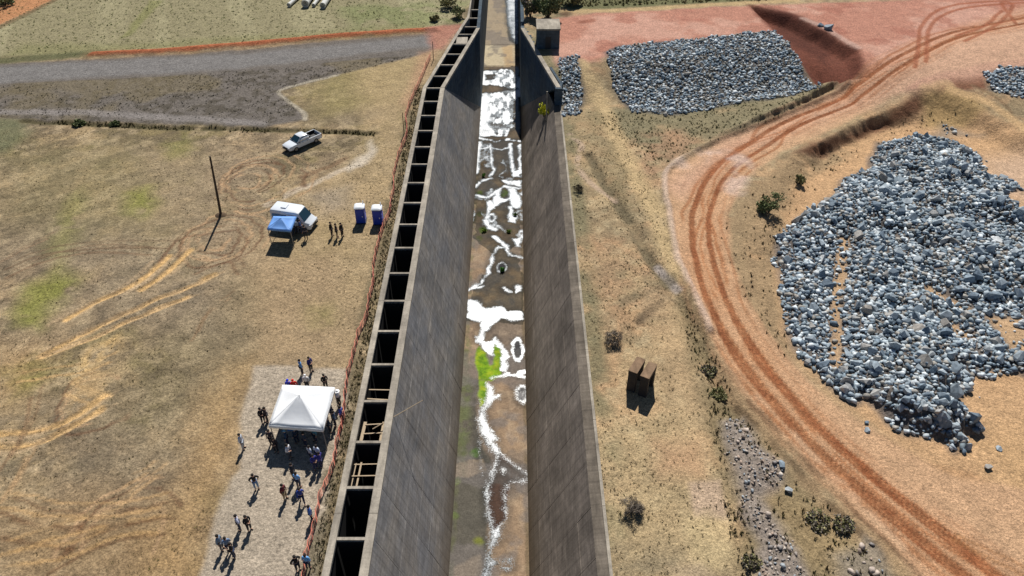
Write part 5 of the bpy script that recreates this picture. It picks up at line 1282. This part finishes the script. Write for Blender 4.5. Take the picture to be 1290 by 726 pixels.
# ------------------------------------------------------------------ people
def skinned(name, J, E_, mat):
    """J: joint -> (x, y, z, rx, ry); E_: bones. Grown with the Skin modifier, one continuous surface."""
    keys = list(J); me = bpy.data.meshes.new(name)
    me.from_pydata([J[k][:3] for k in keys], [(keys.index(a), keys.index(b)) for a, b in E_], [])
    o = bpy.data.objects.new(name, me); col.objects.link(o)
    o.modifiers.new('skin', 'SKIN').use_smooth_shade = True
    sk = me.skin_vertices[0].data if me.skin_vertices else None
    if sk is None:
        bm = bmesh.new(); bm.from_mesh(me); bm.verts.layers.skin.verify(); bm.to_mesh(me); bm.free(); sk = me.skin_vertices[0].data
    seen = set(); adj = {}
    for a, b in E_: adj.setdefault(a, []).append(b); adj.setdefault(b, []).append(a)
    for i, k in enumerate(keys):
        r = J[k]; sk[i].radius = (r[3], r[4] if len(r) > 4 else r[3]); sk[i].use_root = False
    for i, k in enumerate(keys):          # one root for every connected chain
        if k in seen: continue
        st = [k]; sk[i].use_root = True
        while st:
            q_ = st.pop()
            if q_ in seen: continue
            seen.add(q_); st += adj.get(q_, [])
    o.modifiers.new('sub', 'SUBSURF').levels = 1
    dg = bpy.context.evaluated_depsgraph_get()
    r = bpy.data.meshes.new_from_object(o.evaluated_get(dg)); r.name = name
    bpy.data.objects.remove(o)
    r.materials.clear(); r.materials.append(mat)
    return r

def pose(kind):
    """joint table for one pose; the figure faces -y and stands on z = 0."""
    J = {'pelvis': (0, 0, .96, .15, .11), 'waist': (0, 0, 1.12, .135, .095), 'chest': (0, 0, 1.32, .16, .11), 'collar': (0, .01, 1.47, .09, .08), 'neck': (0, 0, 1.54, .055), 'jaw': (0, -.02, 1.61, .075, .085), 'skull': (0, -.005, 1.70, .085, .10), 'crown': (0, 0, 1.765, .05)}
    E_ = [('pelvis', 'waist'), ('waist', 'chest'), ('chest', 'collar'), ('collar', 'neck'), ('neck', 'jaw'), ('jaw', 'skull'), ('skull', 'crown')]
    J['nose'] = (0, -.115, 1.655, .016); E_.append(('jaw', 'nose'))
    for s, n in ((-1, 'l'), (1, 'r')):
        sh, el, wr_, pm = (s * .20, 0, 1.43), (s * .255, .03, 1.15), (s * .27, -.05, .91), (s * .27, -.07, .83)
        if kind == 'folded': el, wr_, pm = (s * .27, -.02, 1.16), (s * .10, -.20, 1.08), (s * .02, -.22, 1.07)
        if kind == 'phone' and s > 0: el, wr_, pm = (.28, -.08, 1.2), (.15, -.26, 1.36), (.12, -.28, 1.43)
        if kind == 'walk': el, wr_, pm = (s * .25, s * .10 + .02, 1.16), (s * .26, s * .24 - .06, .95), (s * .26, s * .28 - .08, .88)
        if kind == 'hips': el, wr_, pm = (s * .36, .06, 1.2), (s * .22, -.02, 1.03), (s * .18, -.05, 1.0)
        hp, kn, an, to = (s * .10, 0, .90), (s * .12, -.03, .50), (s * .12, .03, .10), (s * .14, -.14, .035)
        if kind == 'walk': kn, an, to = (s * .11, -s * .16 - .05, .50), (s * .11, -s * .30 + .03, .12 if s > 0 else .16), (s * .12, -s * .30 - .14, .045)
        J.update({'sh' + n: sh + (.065,), 'el' + n: el + (.045,), 'wr' + n: wr_ + (.03,), 'pm' + n: pm + (.036, .022), 'hp' + n: hp + (.10,), 'kn' + n: kn + (.062,), 'an' + n: an + (.042,), 'to' + n: to + (.045, .03)})
        E_ += [('collar', 'sh' + n), ('sh' + n, 'el' + n), ('el' + n, 'wr' + n), ('wr' + n, 'pm' + n), ('pelvis', 'hp' + n), ('hp' + n, 'kn' + n), ('kn' + n, 'an' + n), ('an' + n, 'to' + n)]
        d = (Vector(pm) - Vector(wr_)).normalized(); side = Vector((0, 1, 0)) if abs(d.y) < .8 else Vector((1, 0, 0)); side = (side - d * side.dot(d)).normalized(); nn = d.cross(side)
        for f, (off_, ln) in enumerate(((-.03, .07), (-.01, .085), (.01, .08), (.03, .06))):
            r0 = Vector(pm) + side * off_; k1 = r0 + d * ln * .6; k2 = r0 + d * ln + nn * .018 * s
            for nm, v in (('a', r0), ('b', k1), ('c', k2)): J[f'f{n}{f}{nm}'] = tuple(v) + (.009,)
            E_ += [(f'f{n}{f}a', f'f{n}{f}b'), (f'f{n}{f}b', f'f{n}{f}c')]
        r0 = Vector(pm) - d * .02 - side * .03; k1 = r0 - side * .03 + d * .025; k2 = k1 + d * .035
        for nm, v in (('a', r0), ('b', k1), ('c', k2)): J[f't{n}{nm}'] = tuple(v) + (.010,)
        E_ += [(f't{n}a', f't{n}b'), (f't{n}b', f't{n}c')]
    return J, E_
SKINS = [pmat('skin_light', (214, 168, 140), .55, .03), pmat('skin_brown', (140, 96, 72), .55, .03)]
GEN = pmat('cloth_plain', (128, 128, 128), .85, .05)
BODY = {}
for kd in ('stand', 'folded', 'phone', 'walk', 'hips'):
    J, E_ = pose(kd)
    body = skinned('body', J, E_, SKINS[0])
    def grow(keys, g, over={}):
        JJ = {k: J[k][:3] + tuple(r + g for r in (J[k][3:] if len(J[k]) > 4 else J[k][3:] * 2)) for k in keys}
        JJ.update(over); return JJ
    half = lambda a, b, t, r: tuple(J[a][i] + (J[b][i] - J[a][i]) * t for i in range(3)) + (r, r)
    sj = grow(['pelvis', 'waist', 'chest', 'collar', 'shl', 'shr', 'ell', 'elr'], .022, {'cl': half('ell', 'wrl', .75, .045), 'cr': half('elr', 'wrr', .75, .045)})
    shirt = skinned('shirt', sj, [('pelvis', 'waist'), ('waist', 'chest'), ('chest', 'collar'), ('collar', 'shl'), ('collar', 'shr'), ('shl', 'ell'), ('shr', 'elr'), ('ell', 'cl'), ('elr', 'cr')], GEN)
    tj = grow(['pelvis', 'hpl', 'hpr', 'knl', 'knr', 'anl', 'anr'], .018)
    trou = skinned('trousers', tj, [('pelvis', 'hpl'), ('pelvis', 'hpr'), ('hpl', 'knl'), ('hpr', 'knr'), ('knl', 'anl'), ('knr', 'anr')], GEN)
    shoes = []
    for n in 'lr':
        a_, t2 = Vector(J['an' + n][:3]), Vector(J['to' + n][:3])
        shoes.append(skinned('shoe', {'h': (a_.x, a_.y + .05, t2.z + .01, .052, .045), 'm': (a_.x, a_.y - .04, t2.z + .02, .055, .05), 't': tuple(t2 + Vector((0, -.05, .0))) + (.045, .035)}, [('h', 'm'), ('m', 't')], GEN))
    BODY[kd] = (body, shirt, trou, shoes)
def cap_mesh(kind):
    mb = MB(); rings = []
    for z_, s in ((1.655, 1.02), (1.70, 1.12), (1.75, 1.06), (1.79, .82), (1.815, .3)):
        rings.append([(.098 * s * math.cos(k), .112 * s * math.sin(k) + (.012 if z_ < 1.7 else .0), z_ + (.035 if (math.sin(k) < -.35 and z_ < 1.69) else 0)) for k in np.linspace(0, 6.283, 14, endpoint=False)])
    mb.loft(rings)
    if kind == 'cap': mb.hexa([(-.08, -.09, 1.70), (.08, -.09, 1.70), (.06, -.20, 1.685), (-.06, -.20, 1.685)], [(-.08, -.09, 1.715), (.08, -.09, 1.715), (.06, -.20, 1.70), (-.06, -.20, 1.70)])
    if kind == 'brim': mb.loft([[(r * math.cos(k), r * 1.05 * math.sin(k), z_) for k in np.linspace(0, 6.283, 16, endpoint=False)] for r, z_ in ((.11, 1.70), (.22, 1.69), (.22, 1.70), (.11, 1.715))])
    return mb.mesh('hair' if kind == 'hair' else 'hat', GEN, True)
HAIR = {k: cap_mesh(k) for k in ('hair', 'cap', 'brim')}
eye = MB()
eye.loft([[(.012 * s * math.cos(k), -.012 * d_, .012 * s * math.sin(k)) for k in np.linspace(0, 6.283, 8, endpoint=False)] for s, d_ in ((1, 0), (.7, .7), (.1, 1))])
EYE = eye.mesh('eye', pmat('eye', (30, 24, 20), .3, 0), True)
def cmat(c): return pmat('cloth_%02x%02x%02x' % c, c, .85, .06, 6.0)
MC = {}
def with_mat(me, mat, key):
    if (key, mat.name) not in MC:
        c = me.copy(); c.materials.clear(); c.materials.append(mat); MC[(key, mat.name)] = c
    return MC[(key, mat.name)]
NPEOPLE = [0]
def person(px_, py_, kind, top, legs, label, group=None, rz=None, hat=None, hair=(34, 28, 24), skin=0, h=1.0, side='L'):
    q = onL(px_, py_); i = NPEOPLE[0]; NPEOPLE[0] += 1
    r = random.Random(500 + i)
    rz = r.uniform(0, 6.28) if rz is None else rz
    t = tag(empty('person', (q.x, q.y, q.z + .02), rz), label, 'person', group); t.scale = (h * 1.0,) * 3
    body, shirt, trou, shoes = BODY[kind]
    obj('body', with_mat(body, SKINS[skin], 'b' + kind), t); obj('shirt', with_mat(shirt, cmat(top), 's' + kind), t); obj('trousers', with_mat(trou, cmat(legs), 't' + kind), t)
    for k, s_ in enumerate(shoes): obj('shoe', with_mat(s_, cmat((40, 36, 34)), f'h{kind}{k}'), t)
    if hat: obj('hat', with_mat(HAIR[hat[0]], cmat(hat[1]), hat[0]), t)
    else: obj('hair', with_mat(HAIR['hair'], cmat(hair), 'hair'), t)
    for s in (-1, 1): obj('eye', EYE, t, (s * .034, -.098, 1.685))
BK, NV, LB, WH, DB, GYc, KH, MR = (26, 26, 30), (34, 44, 84), (120, 172, 226), (232, 234, 240), (40, 66, 150), (96, 98, 104), (158, 136, 104), (112, 36, 48)
JN, JD = (120, 150, 186), (44, 54, 78)
PAD = 'people standing on the gravel pad'
person(324, 616, 'hips', BK, JN, 'person in black top and light jeans standing alone mid pad', PAD, .5)
person(377, 613.5, 'folded', LB, JD, 'person in light blue shirt and dark trousers just below the tent shade', PAD, 2.8)
person(360, 628.5, 'stand', MR, KH, 'person in maroon top and khaki trousers on the pad below the tent', PAD, 1.2)
person(381.5, 633, 'walk', DB, NV, 'person in dark blue walking, right of the maroon top', PAD, .4)
person(393, 655, 'stand', (90, 130, 210), JD, 'person in blue shirt alone close to the orange netting, mid pad', PAD, 1.9)
person(303, 667, 'hips', (214, 218, 240), JD, 'person in pale lavender shirt, left of a person in black', PAD, 5.2)
person(315, 668, 'folded', BK, (40, 40, 44), 'person all in black beside the pale lavender shirt', PAD, 1.0)
person(280.5, 692, 'stand', (130, 150, 170), (90, 92, 98), 'person in grey-blue shirt, leftmost of the trio at the bottom', PAD, 1.4)
person(290, 695, 'folded', (110, 136, 170), (60, 70, 90), 'person in faded blue shirt, middle of the trio at the bottom', PAD, 3.6)
person(296, 702, 'phone', (24, 24, 26), JD, 'person in black raising one arm, rightmost of the trio at the bottom', PAD, 5.0)
person(376, 718, 'hips', (20, 20, 24), (52, 52, 58), 'person in black at the bottom edge, left of a light blue shirt', PAD, .8)
person(389, 716, 'stand', (112, 176, 236), JD, 'person in light blue shirt at the bottom edge by the netting', PAD, 3.0)
person(307, 565, 'stand', (206, 214, 226), (176, 184, 196), 'person in pale clothes alone at the left edge of the pad', PAD, 1.5)
person(381, 471, 'stand', (100, 160, 220), (46, 50, 62), 'person in sky blue shirt behind the tent, left of a navy one', PAD, 2.2)
person(392.5, 468, 'folded', (36, 44, 120), (36, 38, 50), 'person in navy top farthest behind the tent', PAD, 1.1)
TN = 'people gathered round the white tent'
person(366.5, 496, 'stand', (40, 64, 200), NV, 'person in bright blue partly hidden behind the tent roof', TN, 0, ('cap', (36, 60, 210)))
person(373, 496, 'stand', (210, 40, 34), NV, 'person in red partly hidden behind the tent roof', TN, .4, ('cap', (214, 44, 36)))
person(388, 490, 'stand', (226, 226, 226), (50, 50, 56), 'person with white cap just behind the tent roof', TN, 0, ('cap', (240, 240, 240)))
person(411, 489.5, 'folded', (30, 28, 30), (40, 40, 44), 'person in black at the back right corner of the tent', TN, .6)
person(428, 510, 'folded', (244, 244, 246), (34, 34, 40), 'person in white shirt and wide white hat right of the tent', TN, 4.4, ('brim', (248, 248, 250)))
person(431.5, 530, 'stand', (84, 96, 190), (170, 110, 116), 'person in violet-blue shirt against the netting right of the tent', TN, 4.6)
person(419, 527, 'stand', (40, 60, 90), (36, 40, 52), 'person in dark slate clothes at the right side of the tent, farthest of three', TN, 1.5)
person(423, 536, 'hips', (70, 92, 120), (44, 48, 60), 'person in grey-blue at the right side of the tent, middle of three', TN, 4.9)
person(416, 544, 'stand', (34, 44, 62), (38, 40, 48), 'person in dark clothes at the right side of the tent, nearest of three', TN, 2.0)
person(332, 532, 'folded', (44, 40, 46), (52, 52, 58), 'person in charcoal left of the tent, left one of a pair', TN, 1.0)
person(337.5, 531, 'stand', (64, 52, 54), (40, 42, 50), 'person in dark brown left of the tent, right one of a pair', TN, 5.1)
UT = [(343, 560, 'stand', (58, 54, 62), (36, 38, 46), 'person in dark grey under the front left tent corner', None), (349, 570, 'folded', (46, 38, 46), (40, 40, 48), 'person in dark plum just inside the left of the tent shade', None),
      (363, 560, 'stand', (50, 80, 110), JD, 'person with pale blue cap under the tent, left of centre', ('cap', (120, 180, 210))), (375, 558, 'stand', (44, 62, 84), JD, 'person with light cap under the tent, centre', ('cap', (140, 190, 214))),
      (386, 563, 'hips', (60, 70, 84), JD, 'bareheaded person in slate under the tent, right of centre', None), (398, 556, 'stand', (90, 150, 170), JD, 'person in teal shirt under the front right tent corner', None),
      (366, 578, 'folded', (240, 240, 244), (70, 74, 84), 'person in white shirt in the tent shadow', None), (393, 580, 'stand', (190, 196, 210), (44, 48, 70), 'person in light grey shirt at the right of the tent shadow', None),
      (402, 579, 'stand', (214, 226, 244), (40, 52, 96), 'person in very pale blue shirt at the right of the tent shadow', None), (398, 591, 'folded', (54, 56, 140), (40, 44, 90), 'person in indigo top at the front right of the tent shadow', None),
      (405.5, 588, 'hips', (70, 64, 150), (44, 46, 84), 'person in purple top at the right corner of the tent shadow', None), (371, 602, 'stand', (40, 46, 56), (40, 42, 50), 'dark figure at the front edge of the tent shadow', None)]
for px_, py_, kd, tp, lg, lab, ht in UT: person(px_, py_, kd, tp, lg, lab, TN, None, ht)
VN = 'people by the van'
person(418.5, 297, 'stand', BK, (34, 34, 38), 'person in black by the toilets, leftmost of three in a row', VN, 1.4); person(425, 299, 'folded', (34, 30, 32), BK, 'person in black by the toilets, middle of three in a row', VN, 1.8); person(431.5, 298, 'stand', (24, 24, 28), (40, 40, 44), 'person in black by the toilets, rightmost of three in a row', VN, 1.2)
person(374.5, 294, 'stand', (176, 196, 224), JD, 'person in pale blue shirt between van and canopy', VN, 3.0); person(380, 294, 'folded', (70, 100, 160), (50, 60, 90), 'person in mid-blue shirt beside the van door', VN, 2.0); person(369.5, 297, 'hips', (60, 80, 130), (40, 48, 70), 'person in slate blue at the right corner of the canopy', VN, 4.0)
person(386, 301, 'stand', (40, 44, 60), (40, 42, 50), 'person in dark clothes standing out in front of the van', VN, 3.4)
